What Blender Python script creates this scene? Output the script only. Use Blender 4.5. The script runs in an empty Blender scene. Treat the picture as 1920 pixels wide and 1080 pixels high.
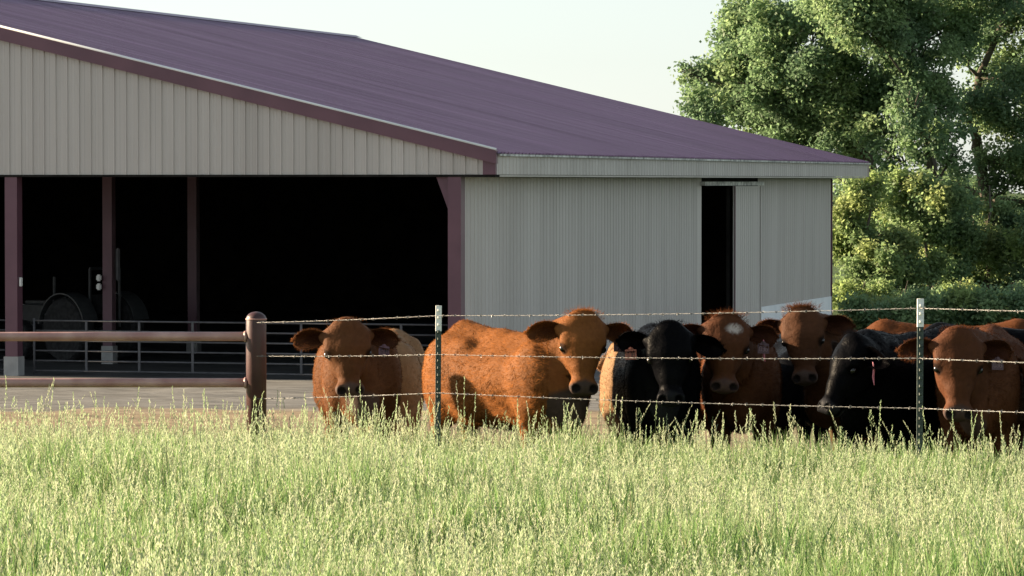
import bpy, bmesh, math, random
import numpy as np
from mathutils import Vector, Matrix
R = math.radians
random.seed(7)
rng = np.random.default_rng(11)
scene = bpy.context.scene
COL = scene.collection

# ------------------------------------------------------------------ camera, sky, sun, exposure
F_PX, HORIZON, ZC = 7000.0, 340.0, 2.35
cam_d = bpy.data.cameras.new('camera')
cam = bpy.data.objects.new('camera', cam_d); COL.objects.link(cam)
cam_d.sensor_width = 36.0
cam_d.lens = F_PX / 1920.0 * 36.0
cam_d.clip_start = 0.5; cam_d.clip_end = 5000.0
cam.location = (0, 0, ZC)
cam.rotation_euler = (R(90) - math.atan((540 - HORIZON) / F_PX), 0, 0)
scene.camera = cam

SUN_EL, SUN_AZ = R(16.0), R(74.0)         # azimuth measured from +Y (view direction) towards -X (left)
sun_dir = Vector((-math.sin(SUN_AZ) * math.cos(SUN_EL), math.cos(SUN_AZ) * math.cos(SUN_EL), math.sin(SUN_EL)))
world = bpy.data.worlds.new('World'); scene.world = world
world.use_nodes = True
wn = world.node_tree
bg = wn.nodes['Background']
sky = wn.nodes.new('ShaderNodeTexSky')
sky.sky_type = 'NISHITA'; sky.sun_disc = False
sky.sun_elevation = SUN_EL; sky.sun_rotation = -SUN_AZ
sky.altitude = 0; sky.air_density = 1.0; sky.dust_density = 0.4; sky.ozone_density = 1.5
hz = wn.nodes.new('ShaderNodeHueSaturation'); hz.inputs['Saturation'].default_value = 0.35      # thin veil of summer haze
wn.links.new(sky.outputs['Color'], hz.inputs['Color'])
veil = wn.nodes.new('ShaderNodeMix'); veil.data_type = 'RGBA'; veil.inputs['Factor'].default_value = 0.15
veil.inputs['B'].default_value = (3.5, 4.1, 4.2, 1)                      # even milky haze all round
wn.links.new(hz.outputs['Color'], veil.inputs['A'])
tint = wn.nodes.new('ShaderNodeMix'); tint.data_type = 'RGBA'; tint.blend_type = 'MULTIPLY'; tint.inputs['Factor'].default_value = 1.0
tint.inputs['B'].default_value = (0.94, 0.985, 1.0, 1)                   # cool cast of the haze
wn.links.new(veil.outputs['Result'], tint.inputs['A'])
wn.links.new(tint.outputs['Result'], bg.inputs['Color'])
bg.inputs['Strength'].default_value = 0.05

sun_d = bpy.data.lights.new('sun', 'SUN')
sun_d.energy = 5.0; sun_d.angle = R(0.9); sun_d.color = (1.0, 0.79, 0.54)
sun = bpy.data.objects.new('sun', sun_d); COL.objects.link(sun)
sun.rotation_euler = sun_dir.to_track_quat('Z', 'Y').to_euler()
sun.location = (-60, 20, 40)

scene.view_settings.view_transform = 'Standard'
scene.view_settings.look = 'None'
scene.view_settings.gamma = 1.0
scene.view_settings.use_curve_mapping = False
scene.view_settings.exposure = 2.03
scene.render.engine = 'CYCLES'
scene.cycles.max_bounces = 8
scene.cycles.diffuse_bounces = 5
scene.cycles.transparent_max_bounces = 8
scene.cycles.use_denoising = True

# ------------------------------------------------------------------ helpers
def P(px, py, d):
    """photo pixel at depth d -> world point"""
    return Vector(((px - 960) / F_PX * d, d, ZC - (py - HORIZON) / F_PX * d))

GY = [-60, 0, 28, 45, 65, 82, 90, 4000]
GZ = [2.3, 0.75, 0.0, -0.62, -1.55, -2.28, -2.40, -2.40]
def gz(y):
    return float(np.interp(y, GY, GZ))

def nodes_mat(name):
    m = bpy.data.materials.new(name); m.use_nodes = True
    return m, m.node_tree, m.node_tree.nodes['Principled BSDF']

def noise_mat(name, c1, c2, scale=4.0, rough=0.6, bump=0.0, bscale=None, spec=0.5, metallic=0.0, stretch=None, coords='Object',
              detail=6.0, lo=0.35, hi=0.65, rand=0.0, bdist=0.02):
    m, nt, bsdf = nodes_mat(name)
    N, L = nt.nodes, nt.links
    tc = N.new('ShaderNodeTexCoord')
    src = tc.outputs[coords]
    if stretch:
        mp = N.new('ShaderNodeMapping'); mp.inputs['Scale'].default_value = stretch
        L.new(src, mp.inputs['Vector']); src = mp.outputs['Vector']
    no = N.new('ShaderNodeTexNoise'); no.inputs['Scale'].default_value = scale; no.inputs['Detail'].default_value = detail
    L.new(src, no.inputs['Vector'])
    cr = N.new('ShaderNodeValToRGB')
    cr.color_ramp.elements[0].position = lo; cr.color_ramp.elements[1].position = hi
    cr.color_ramp.elements[0].color = (*c1, 1); cr.color_ramp.elements[1].color = (*c2, 1)
    L.new(no.outputs['Fac'], cr.inputs['Fac'])
    out = cr.outputs['Color']
    if rand:
        oi = N.new('ShaderNodeObjectInfo'); mr = N.new('ShaderNodeMapRange')
        mr.inputs['To Min'].default_value = 1 - rand; mr.inputs['To Max'].default_value = 1 + rand
        L.new(oi.outputs['Random'], mr.inputs['Value'])
        hv = N.new('ShaderNodeHueSaturation')
        L.new(mr.outputs['Result'], hv.inputs['Value']); L.new(out, hv.inputs['Color']); out = hv.outputs['Color']
    L.new(out, bsdf.inputs['Base Color'])
    bsdf.inputs['Roughness'].default_value = rough
    bsdf.inputs['Specular IOR Level'].default_value = spec
    bsdf.inputs['Metallic'].default_value = metallic
    if bump:
        n2 = N.new('ShaderNodeTexNoise'); n2.inputs['Scale'].default_value = bscale or scale * 4; n2.inputs['Detail'].default_value = 4
        L.new(src, n2.inputs['Vector'])
        b = N.new('ShaderNodeBump'); b.inputs['Strength'].default_value = bump; b.inputs['Distance'].default_value = bdist
        L.new(n2.outputs['Fac'], b.inputs['Height']); L.new(b.outputs['Normal'], bsdf.inputs['Normal'])
    return m

class MB:
    """collects shapes of one mesh"""
    def __init__(s): s.v = []; s.f = []
    def add(s, vs, fs):
        o = len(s.v); s.v += [tuple(v) for v in vs]; s.f += [tuple(i + o for i in f) for f in fs]; return s
    def box(s, x0, x1, y0, y1, z0, z1):
        return s.add([(x0,y0,z0),(x1,y0,z0),(x1,y1,z0),(x0,y1,z0),(x0,y0,z1),(x1,y0,z1),(x1,y1,z1),(x0,y1,z1)],
                     [(0,3,2,1),(4,5,6,7),(0,1,5,4),(1,2,6,5),(2,3,7,6),(3,0,4,7)])
    def tube(s, pts, radii, n=8, cap=True):
        pts = [Vector(p) for p in pts]
        if not hasattr(radii, '__len__'): radii = [radii] * len(pts)
        o = len(s.v); prev = None
        for i, p in enumerate(pts):
            t = (pts[min(i + 1, len(pts) - 1)] - pts[max(i - 1, 0)]).normalized()
            if prev is None:
                a = Vector((0, 0, 1)) if abs(t.z) < 0.9 else Vector((1, 0, 0))
                x = t.cross(a).normalized()
            else:
                x = (prev - t * prev.dot(t)).normalized()
            prev = x; y = t.cross(x)
            for k in range(n):
                an = 2 * math.pi * k / n
                s.v.append(tuple(p + (x * math.cos(an) + y * math.sin(an)) * radii[i]))
        for i in range(len(pts) - 1):
            for k in range(n):
                k2 = (k + 1) % n
                s.f.append((o + i*n + k, o + i*n + k2, o + (i+1)*n + k2, o + (i+1)*n + k))
        if cap:
            s.f.append(tuple(o + k for k in range(n))[::-1])
            s.f.append(tuple(o + (len(pts)-1)*n + k for k in range(n)))
        return s
    def lathe(s, prof, n=20, axis='z', c=(0,0,0)):
        o = len(s.v)
        for r, h in prof:
            for k in range(n):
                a = 2*math.pi*k/n
                q = (r*math.cos(a), r*math.sin(a), h) if axis == 'z' else ((r*math.cos(a), h, r*math.sin(a)) if axis == 'y' else (h, r*math.cos(a), r*math.sin(a)))
                s.v.append((q[0]+c[0], q[1]+c[1], q[2]+c[2]))
        for i in range(len(prof)-1):
            for k in range(n):
                k2 = (k+1) % n
                s.f.append((o+i*n+k, o+i*n+k2, o+(i+1)*n+k2, o+(i+1)*n+k))
        s.f.append(tuple(o+k for k in range(n))[::-1]); s.f.append(tuple(o+(len(prof)-1)*n+k for k in range(n)))
        return s
    def mesh(s, name, mat=None, smooth=False):
        me = bpy.data.meshes.new(name); me.from_pydata(s.v, [], s.f); me.update()
        bm = bmesh.new(); bm.from_mesh(me); bmesh.ops.recalc_face_normals(bm, faces=bm.faces); bm.to_mesh(me); bm.free()
        if mat: me.materials.append(mat)
        if smooth: me.polygons.foreach_set('use_smooth', [True]*len(me.polygons))
        return me
    def obj(s, name, mat, parent=None, smooth=False):
        return link(name, s.mesh(name, mat, smooth), parent)

def link(name, data, parent=None, loc=None):
    o = bpy.data.objects.new(name, data); COL.objects.link(o)
    if parent: o.parent = parent
    if loc is not None: o.location = loc
    return o

def tag(o, label=None, cat=None, group=None, kind=None):
    if label: o['label'] = label
    if cat: o['category'] = cat
    if group: o['group'] = group
    if kind: o['kind'] = kind
    return o

def empty(name, loc=(0,0,0), rz=0.0):
    o = bpy.data.objects.new(name, None); COL.objects.link(o)
    o.location = loc; o.rotation_euler = (0, 0, rz); o.empty_display_size = 0.2
    return o

def np_mesh(name, V, Fa, mats, smooth=True, midx=None):
    """mesh from arrays: V (n,3), Fa (m,k) with k 3 or 4"""
    me = bpy.data.meshes.new(name)
    V = np.asarray(V, np.float32); Fa = np.asarray(Fa, np.int32)
    m, k = Fa.shape
    me.vertices.add(len(V)); me.vertices.foreach_set('co', V.ravel())
    me.loops.add(m*k); me.loops.foreach_set('vertex_index', Fa.ravel())
    me.polygons.add(m)
    me.polygons.foreach_set('loop_start', np.arange(0, m*k, k, dtype=np.int32))
    me.polygons.foreach_set('use_smooth', np.full(m, smooth))
    for mt in mats: me.materials.append(mt)
    if midx is not None: me.polygons.foreach_set('material_index', np.asarray(midx, np.int32))
    me.update(calc_edges=True)
    return me

def color_attr(me, cols, name='Col'):
    at = me.attributes.new(name, 'FLOAT_COLOR', 'POINT')
    c = np.ones((len(cols), 4), np.float32); c[:, :cols.shape[1]] = cols
    at.data.foreach_set('color', c.ravel())

# ------------------------------------------------------------------ materials
M = {}
M['siding'] = noise_mat('painted_siding', (0.425,0.39,0.362), (0.485,0.448,0.418), 0.9, 0.45, 0.10, 3.0, 0.5, stretch=(1.2,1.2,0.14), rand=0.025)
M['siding_side'] = M['siding']
M['maroon'] = noise_mat('maroon_trim', (0.10,0.042,0.062), (0.125,0.054,0.076), 1.2, 0.45, 0.05, 6)
M['roof'] = noise_mat('plum_roof_metal', (0.135,0.080,0.150), (0.205,0.135,0.225), 0.9, 0.40, 0.25, 2.2, 0.6, stretch=(0.12,2.2,0.4), rand=0.10, bdist=0.01)
M['galv'] = noise_mat('weathered_galvanised', (0.20,0.20,0.20), (0.62,0.62,0.60), 5.0, 0.55, 0.3, 20, 0.5, 0.3)
M['interior'] = noise_mat('shade_dark_timber', (0.010,0.009,0.008), (0.022,0.020,0.018), 1.5, 0.9, 0.2, 8, 0.1)  # timber taken near-black so its colour holds the barn's inner shade
M['concrete'] = noise_mat('grey_concrete', (0.26,0.26,0.26), (0.36,0.355,0.35), 2.5, 0.85, 0.2, 18)
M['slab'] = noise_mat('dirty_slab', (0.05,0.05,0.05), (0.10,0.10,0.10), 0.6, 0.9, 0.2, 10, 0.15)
M['plain_white'] = noise_mat('plain_white_surface', (0.70,0.72,0.74), (0.80,0.81,0.82), 1.5, 0.6)
M['gate_steel'] = noise_mat('grey_gate_tube', (0.07,0.07,0.078), (0.10,0.10,0.108), 6, 0.7, 0.1, 30, 0.3, 0.0)
M['pipe_lit'] = noise_mat('sunlit_pipe_paint', (0.30,0.15,0.135), (0.43,0.26,0.23), 5, 0.42, 0.25, 40, 0.6, bdist=0.004)  # rust-brown pipe paint, lightened to put the sun on the rails
M['pipe_shaded'] = noise_mat('shaded_post_paint', (0.032,0.008,0.010), (0.055,0.017,0.018), 5, 0.45, 0.25, 40, 0.5, bdist=0.004)  # same pipe paint, darkened to put the post's shaded side into colour
M['tpost'] = noise_mat('green_post_paint', (0.012,0.026,0.022), (0.04,0.06,0.05), 20, 0.55, 0.2, 60)
M['tip'] = noise_mat('white_post_tip', (0.55,0.56,0.55), (0.80,0.80,0.78), 18, 0.6, 0.1, 60, lo=0.25, hi=0.5)
M['wire'] = noise_mat('galvanised_wire', (0.10,0.10,0.096), (0.20,0.196,0.19), 30, 0.4, 0, None, 0.5, 0.5)
M['black_rubber'] = noise_mat('black_rubber', (0.012,0.012,0.013), (0.03,0.03,0.032), 10, 0.8, 0.2, 40, 0.3)
M['tractor_paint'] = noise_mat('tractor_fender_paint', (0.030,0.033,0.035), (0.045,0.048,0.05), 4, 0.5)
M['tractor_body'] = noise_mat('tractor_dark_metal', (0.02,0.022,0.024), (0.035,0.037,0.04), 6, 0.5)
M['white_plastic'] = noise_mat('white_plastic', (0.70,0.70,0.68), (0.8,0.8,0.78), 8, 0.5)
M['bark'] = noise_mat('tree_bark', (0.045,0.038,0.030), (0.11,0.095,0.078), 3.0, 0.9, 0.8, 9, 0.2, stretch=(1,1,0.25), bdist=0.06)
M['dark_pipe'] = noise_mat('dark_steel_pipe', (0.03,0.03,0.034), (0.06,0.06,0.066), 12, 0.5)

# ground: grass near, tan dirt strip, grey yard
def ground_material():
    m, nt, b = nodes_mat('field_ground'); N, L = nt.nodes, nt.links
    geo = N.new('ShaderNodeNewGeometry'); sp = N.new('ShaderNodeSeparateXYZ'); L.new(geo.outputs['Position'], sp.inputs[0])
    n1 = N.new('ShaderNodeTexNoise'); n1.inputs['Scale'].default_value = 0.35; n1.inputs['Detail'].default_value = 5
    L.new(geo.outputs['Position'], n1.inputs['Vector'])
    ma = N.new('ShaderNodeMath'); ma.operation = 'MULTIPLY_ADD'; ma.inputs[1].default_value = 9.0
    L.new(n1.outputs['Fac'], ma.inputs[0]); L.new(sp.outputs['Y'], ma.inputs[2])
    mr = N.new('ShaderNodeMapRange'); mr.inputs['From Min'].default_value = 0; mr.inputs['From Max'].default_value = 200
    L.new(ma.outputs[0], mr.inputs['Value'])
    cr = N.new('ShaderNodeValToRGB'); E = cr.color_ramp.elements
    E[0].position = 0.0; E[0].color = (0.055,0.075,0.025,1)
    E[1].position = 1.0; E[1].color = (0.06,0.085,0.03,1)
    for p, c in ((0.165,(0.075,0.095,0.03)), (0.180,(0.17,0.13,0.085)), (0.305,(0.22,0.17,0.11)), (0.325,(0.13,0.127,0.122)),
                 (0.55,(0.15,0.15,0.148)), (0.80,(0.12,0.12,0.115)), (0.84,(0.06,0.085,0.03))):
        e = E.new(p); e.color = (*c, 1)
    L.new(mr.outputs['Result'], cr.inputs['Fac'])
    n2 = N.new('ShaderNodeTexNoise'); n2.inputs['Scale'].default_value = 1.6; n2.inputs['Detail'].default_value = 9; n2.inputs['Roughness'].default_value = 0.65
    mp = N.new('ShaderNodeMapping'); mp.inputs['Scale'].default_value = (0.5, 1.3, 1)
    L.new(geo.outputs['Position'], mp.inputs['Vector']); L.new(mp.outputs['Vector'], n2.inputs['Vector'])
    mr2 = N.new('ShaderNodeMapRange'); mr2.inputs['From Min'].default_value = 0.3; mr2.inputs['From Max'].default_value = 0.7
    mr2.inputs['To Min'].default_value = 0.5; mr2.inputs['To Max'].default_value = 1.45
    L.new(n2.outputs['Fac'], mr2.inputs['Value'])
    # pasture beyond the yard, to the right of the barn
    md = N.new('ShaderNodeMath'); md.operation = 'MULTIPLY_ADD'; md.inputs[1].default_value = -0.075
    L.new(sp.outputs['Y'], md.inputs[0]); L.new(sp.outputs['X'], md.inputs[2])
    ms = N.new('ShaderNodeMapRange'); ms.inputs['From Min'].default_value = -0.3; ms.inputs['From Max'].default_value = 0.8
    L.new(md.outputs[0], ms.inputs['Value'])
    mg = N.new('ShaderNodeMix'); mg.data_type = 'RGBA'; L.new(ms.outputs['Result'], mg.inputs['Factor']); L.new(cr.outputs['Color'], mg.inputs['A']); mg.inputs['B'].default_value = (0.05,0.085,0.03,1)
    hs = N.new('ShaderNodeHueSaturation'); L.new(mg.outputs['Result'], hs.inputs['Color']); L.new(mr2.outputs['Result'], hs.inputs['Value'])
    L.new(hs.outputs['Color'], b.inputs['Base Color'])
    b.inputs['Roughness'].default_value = 0.95; b.inputs['Specular IOR Level'].default_value = 0.15
    bp = N.new('ShaderNodeBump'); bp.inputs['Strength'].default_value = 0.9; bp.inputs['Distance'].default_value = 0.05
    L.new(n2.outputs['Fac'], bp.inputs['Height']); L.new(bp.outputs['Normal'], b.inputs['Normal'])
    return m
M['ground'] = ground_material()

def leafy_mat(name, transl=0.45, attr='Col', rough=0.55):
    m, nt, b = nodes_mat(name); N, L = nt.nodes, nt.links
    at = N.new('ShaderNodeAttribute'); at.attribute_name = attr
    L.new(at.outputs['Color'], b.inputs['Base Color'])
    b.inputs['Roughness'].default_value = rough; b.inputs['Specular IOR Level'].default_value = 0.3
    tr = N.new('ShaderNodeBsdfTranslucent'); L.new(at.outputs['Color'], tr.inputs['Color'])
    mx = N.new('ShaderNodeMixShader'); mx.inputs['Fac'].default_value = transl
    L.new(b.outputs[0], mx.inputs[1]); L.new(tr.outputs[0], mx.inputs[2])
    L.new(mx.outputs[0], nt.nodes['Material Output'].inputs['Surface'])
    return m
M['leaf'] = leafy_mat('tree_leaf', 0.6)
M['grass'] = leafy_mat('grass_blade', 0.45)

def coat_mat(name, bump=0.5, transl=0.0, rough=0.6, hair=False, spec=0.25):
    m, nt, b = nodes_mat(name); N, L = nt.nodes, nt.links
    at = N.new('ShaderNodeAttribute'); at.attribute_name = 'Col'
    out = at.outputs['Color']
    tc = N.new('ShaderNodeTexCoord')
    if not hair:
        n1 = N.new('ShaderNodeTexNoise'); n1.inputs['Scale'].default_value = 30; n1.inputs['Detail'].default_value = 3
        n1.inputs['Distortion'].default_value = 0.3
        mp = N.new('ShaderNodeMapping'); mp.inputs['Scale'].default_value = (0.6, 1, 1)
        L.new(tc.outputs['Object'], mp.inputs['Vector']); L.new(mp.outputs['Vector'], n1.inputs['Vector'])
        mr = N.new('ShaderNodeMapRange'); mr.inputs['To Min'].default_value = 0.7; mr.inputs['To Max'].default_value = 1.3
        L.new(n1.outputs['Fac'], mr.inputs['Value'])
        hs = N.new('ShaderNodeHueSaturation'); L.new(mr.outputs['Result'], hs.inputs['Value']); L.new(out, hs.inputs['Color']); out = hs.outputs['Color']
        bp = N.new('ShaderNodeBump'); bp.inputs['Strength'].default_value = bump; bp.inputs['Distance'].default_value = 0.03
        L.new(n1.outputs['Fac'], bp.inputs['Height']); L.new(bp.outputs['Normal'], b.inputs['Normal'])
    L.new(out, b.inputs['Base Color'])
    b.inputs['Roughness'].default_value = rough; b.inputs['Specular IOR Level'].default_value = 0.25
    b.inputs['Specular IOR Level'].default_value = spec
    tr = N.new('ShaderNodeBsdfTranslucent'); L.new(out, tr.inputs['Color'])
    mx = N.new('ShaderNodeMixShader')
    if hair:
        mx.inputs['Fac'].default_value = transl
    else:
        ta = N.new('ShaderNodeAttribute'); ta.attribute_name = 'trans'; L.new(ta.outputs['Fac'], mx.inputs['Fac'])
    L.new(b.outputs[0], mx.inputs[1]); L.new(tr.outputs[0], mx.inputs[2])
    L.new(mx.outputs[0], nt.nodes['Material Output'].inputs['Surface'])
    return m
M['hide'] = coat_mat('cattle_hide', 0.22, 0, 0.7, False, 0.08)
M['coat'] = coat_mat('cattle_hair', 0, 0.12, 0.5, True, 0.0)
M['hide_black'] = coat_mat('black_hide', 0.2, 0, 0.42, False, 0.02)
M['coat_black'] = coat_mat('black_hair', 0, 0.0, 0.4, True, 0.0)
M['fringe'] = coat_mat('ear_and_poll_hair', 0, 0.5, 0.5, True, 0.0)
m_, nt_, b_ = nodes_mat('eye_gloss'); b_.inputs['Base Color'].default_value = (0.006,0.005,0.005,1); b_.inputs['Roughness'].default_value = 0.25; M['eye'] = m_
M['hoof'] = noise_mat('hoof_horn', (0.02,0.017,0.015), (0.045,0.04,0.035), 20, 0.6)

# ------------------------------------------------------------------ the ground
def build_ground():
    xs = np.concatenate([np.arange(-400,-60,20), np.arange(-60,-12,4), np.arange(-12,12,0.6), np.arange(12,60,4), np.arange(60,401,20)])
    ys = np.concatenate([np.arange(-30,10,4), np.arange(10,90,0.6), np.arange(90,180,6), np.arange(180,1501,60)])
    X, Y = np.meshgrid(xs, ys); Z = np.interp(Y, GY, GZ)
    amp = np.where((Y > 28) & (Y < 84) & (np.abs(X) < 15), 1.0, 0.0)
    Z = Z + amp * (0.03*np.sin(X*1.3+Y*0.8) + 0.025*np.sin(X*2.9-Y*1.7+1) + rng.normal(0,0.008,X.shape))
    V = np.stack([X.ravel(), Y.ravel(), Z.ravel()], 1)
    ny, nx = X.shape
    i = np.arange(ny*nx).reshape(ny, nx)
    Fq = np.stack([i[:-1,:-1].ravel(), i[:-1,1:].ravel(), i[1:,1:].ravel(), i[1:,:-1].ravel()], 1)
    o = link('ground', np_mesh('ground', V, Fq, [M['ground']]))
    tag(o, kind='structure')
build_ground()

# ------------------------------------------------------------------ the barn
TH = math.atan(2025.0 / F_PX)
BG = -2.40
barn = empty('barn', (-0.375, 87.5, BG), -TH)
tag(barn, 'long open-ended metal barn with plum roof, beige ribbed siding and maroon trim', 'barn')
for k_ in ('roof','siding'): M[k_].node_tree.nodes['Texture Coordinate'].object = barn
EAVE, FTOP, RIDGE = 4.91, 5.40, 9.99
HALF, LEN, OVH = 19.06, 46.2, 0.86
def rise(x):                                     # underside of roof at local x (gable runs from x=-2*HALF to 0)
    return FTOP + (RIDGE - FTOP) * (1 - abs(x + HALF) / HALF)
PW = 0.9144
RIBS = [0.1524, 0.4572, 0.762]
def prof(h=0.032, wb=0.045, wt=0.018, minor=True):
    p = [(0.0, 0.0)]
    for i, r in enumerate(RIBS):
        p += [(r-wb, 0), (r-wt, h), (r+wt, h), (r+wb, 0)]
        if minor and i < 2:
            c = r + 0.1524
            p += [(c-0.045, 0), (c-0.035, 0.006), (c-0.025, 0), (c+0.025, 0), (c+0.035, 0.006), (c+0.045, 0)]
    p.append((PW-0.003, 0.0))
    return p
def sheet_strip(pr, pt0, pt1):
    """strip of quads between two edges; pt0/pt1 map a profile point to the lower and upper vertex"""
    vs = [pt0(a, b) for a, b in pr] + [pt1(a, b) for a, b in pr]; n = len(pr)
    return vs, [(i, i+1, n+i+1, n+i) for i in range(n-1)]

# gable wall above the opening: rear frame + each siding panel
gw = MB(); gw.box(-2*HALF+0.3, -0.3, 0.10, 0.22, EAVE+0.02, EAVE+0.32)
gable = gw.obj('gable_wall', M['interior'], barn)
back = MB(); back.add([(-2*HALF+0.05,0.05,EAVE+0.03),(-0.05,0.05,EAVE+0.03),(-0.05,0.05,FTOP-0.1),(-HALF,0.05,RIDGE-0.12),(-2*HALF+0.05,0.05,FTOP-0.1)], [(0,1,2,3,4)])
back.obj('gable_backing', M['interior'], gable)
npan = int(2*HALF / PW)
x0 = -0.30
k = 0
while x0 - PW > -2*HALF + 0.2:
    xa = x0 - PW
    pr = prof(0.036, 0.026, 0.014, True)
    vs, fs = sheet_strip(pr, lambda a, b: (xa+a, -0.02-b, EAVE), lambda a, b: (xa+a, -0.02-b, rise(xa+a)-0.16))
    MB().add(vs, fs).obj('siding_panel', M['siding'], gable)
    x0 = xa
# bottom drip trim, its near-black colour standing for the shadow line; corner trim
MB().box(-2*HALF, 0.0, -0.05, 0.30, EAVE-0.055, EAVE-0.004).obj('drip_shadow_line', M['interior'], gable)
MB().box(-0.30, 0.012, -0.075, 0.04, EAVE, FTOP+0.02).obj('corner_trim', M['maroon'], gable)
# rake trim, both slopes, with a white tube painting the sunlit top edge
for sgn in (0, 1):
    def xx(x): return x if sgn == 0 else -2*HALF - x
    t = MB()
    t.add([(xx(0.05),-0.16,FTOP-0.24),(xx(0.05),-0.16,FTOP+0.075),(xx(-HALF),-0.16,RIDGE+0.075),(xx(-HALF),-0.16,RIDGE-0.24),
           (xx(0.05),-0.02,FTOP-0.24),(xx(0.05),-0.02,FTOP+0.075),(xx(-HALF),-0.02,RIDGE+0.075),(xx(-HALF),-0.02,RIDGE-0.24)],
          [(0,1,2,3),(4,7,6,5),(0,4,5,1),(1,5,6,2),(0,3,7,4)])
    rk = t.obj('rake_trim', M['maroon'], barn)
    MB().tube([(xx(0.05),-0.155,FTOP+0.10),(xx(-HALF),-0.155,RIDGE+0.10)], 0.028, 8).obj('rake_highlight', M['plain_white'], rk, True)

# roof: right slope of ribbed panels along the slope, left slope the same
roof = MB()
roof.add([(0.10,-0.1,FTOP+0.0),(-HALF,-0.1,RIDGE+0.0),(-2*HALF-0.10,-0.1,FTOP+0.0),(0.10,LEN,FTOP+0.0),(-HALF,LEN,RIDGE+0.0),(-2*HALF-0.10,LEN,FTOP+0.0)],
         [(0,1,4,3),(1,2,5,4)])
roof_o = roof.obj('roof', M['interior'], barn)
sl = math.atan((RIDGE-FTOP)/HALF); ca, sa = math.cos(sl), math.sin(sl)
slen = HALF / ca
for side in (0, 1):
    pr = prof(0.040, 0.05, 0.022, False)
    def mk(a, b, e):
        x = (0.12*(1-e) - HALF*e); z = FTOP + (RIDGE-FTOP)*e + 0.03 - 0.12*(1-e)*0.24
        nx, nz = sa, ca
        x, z = x + nx*b, z + nz*b
        if side: x = -2*HALF - x
        return (x, a, z)
    vs, fs = sheet_strip(pr, lambda a, b: mk(a, b, 0.0), lambda a, b: mk(a, b, 1.0))
    me = MB().add(vs, fs).mesh('roof_panel', M['roof'])
    for j in range(int((LEN+0.3)/PW)+1):
        link('roof_panel', me, roof_o, (0, -0.15 + j*PW, 0))
MB().add([(-HALF+0.25,-0.15,RIDGE+0.03),(-HALF,-0.15,RIDGE+0.13),(-HALF-0.25,-0.15,RIDGE+0.03),(-HALF+0.25,LEN+0.4,RIDGE+0.03),(-HALF,LEN+0.4,RIDGE+0.13),(-HALF-0.25,LEN+0.4,RIDGE+0.03)],
         [(0,1,4,3),(1,2,5,4)]).obj('ridge_cap', M['roof'], roof_o)

SX_ = -OVH
# eave band along the side + soffit + light weathered edge
fas = MB().box(-0.06, -0.03, 0.05, LEN+0.3, EAVE+0.01, FTOP-0.06).obj('eave_band', M['interior'], barn)
pr = prof(0.022, 0.035, 0.015, True)
vs, fs = sheet_strip(pr, lambda a, b: (b, a, EAVE), lambda a, b: (b, a, FTOP-0.05))
me = MB().add(vs, fs).mesh('eave_panel', M['siding'])
j = 0
while 0.05 + (j+1)*PW < LEN + 0.75:
    link('eave_panel', me, fas, (0.005, 0.05 + j*PW, 0)); j += 1
MB().box(-0.02, 0.10, 0.02, LEN+0.6, FTOP-0.055, FTOP-0.005).obj('eave_edge', M['galv'], fas)
MB().box(SX_-0.16, SX_-0.06, 0.05, 45.4, EAVE-0.05, EAVE+0.62).obj('wall_plate', M['interior'], barn)
MB().box(-OVH-0.02, -0.03, 0.30, LEN+0.3, EAVE-0.05, EAVE-0.008).obj('soffit', M['siding'], barn)
MB().box(-0.035, 0.03, LEN+0.56, LEN+0.62, EAVE-0.01, FTOP).obj('end_trim', M['siding'], fas)

# side wall with a sliding door
SX = -OVH
D0, D1, D2, WEND = 24.65, 28.7, 32.5, 44.7
sw = MB(); sw.box(SX-0.16, SX-0.06, 0.3, D0, 0.0, EAVE-0.055); sw.box(SX-0.16, SX-0.06, D1, WEND, 0.0, EAVE-0.055); sw.box(SX-0.16, SX-0.06, D0, D1, 4.62, EAVE-0.055)
swall = sw.obj('side_wall', M['interior'], barn)
pr = prof(0.022, 0.032, 0.014, True)
def side_panel(z0, z1):
    vs, fs = sheet_strip(pr, lambda a, b: (b, a, z0), lambda a, b: (b, a, z1)); return MB().add(vs, fs).mesh('siding_panel', M['siding_side'])
full, low = side_panel(0.02, EAVE-0.06), side_panel(0.74, EAVE-0.06)
y = 0.33
while y + PW < D0 + 0.05:
    link('siding_panel', full, swall, (SX, y, 0)); y += PW
y = D2
while y + PW < WEND + 0.2:
    link('siding_panel', low, swall, (SX, y, 0)); y += PW
WEND = y
MB().box(SX-0.03, SX+0.004, D0-0.55, D0, 0.02, EAVE-0.06).obj('door_jamb', M['siding_side'], swall)
MB().box(SX-0.05, SX+0.05, WEND, WEND+0.07, 0.0, EAVE-0.06).obj('corner_trim', M['maroon'], swall)
for q in range(6):  # row of white blocks along the wall foot past the door
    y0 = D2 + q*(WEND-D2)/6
    MB().box(SX-0.05, SX+0.03, y0+0.005, y0+(WEND-D2)/6-0.005, 0.0, 0.735).obj('base_band', M['plain_white'], swall)
door = MB(); door.box(SX+0.05, SX+0.09, D1, D2, 0.06, 4.60)
door_o = door.obj('sliding_door', M['siding_side'], barn)
vs, fs = sheet_strip(prof(0.018, 0.03, 0.014, False), lambda a, b: (SX+0.094+b, a, 0.08), lambda a, b: (SX+0.094+b, a, 4.56))
dp = MB().add(vs, fs).mesh('door_panel', M['siding_side'])
for q in range(4): link('door_panel', dp, door_o, (0, D1+0.05+q*PW, 0))
MB().box(SX+0.095, SX+0.125, D2-0.09, D2-0.01, 0.06, 4.60).obj('door_stile', M['siding_side'], door_o)
MB().box(SX+0.095, SX+0.125, D1+0.002, D1+0.045, 0.06, 4.60).obj('door_stile', M['maroon'], door_o)
MB().box(SX+0.0, SX+0.16, D0-0.2, D2+0.2, 4.62, 4.74).obj('door_track', M['galv'], barn)
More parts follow.
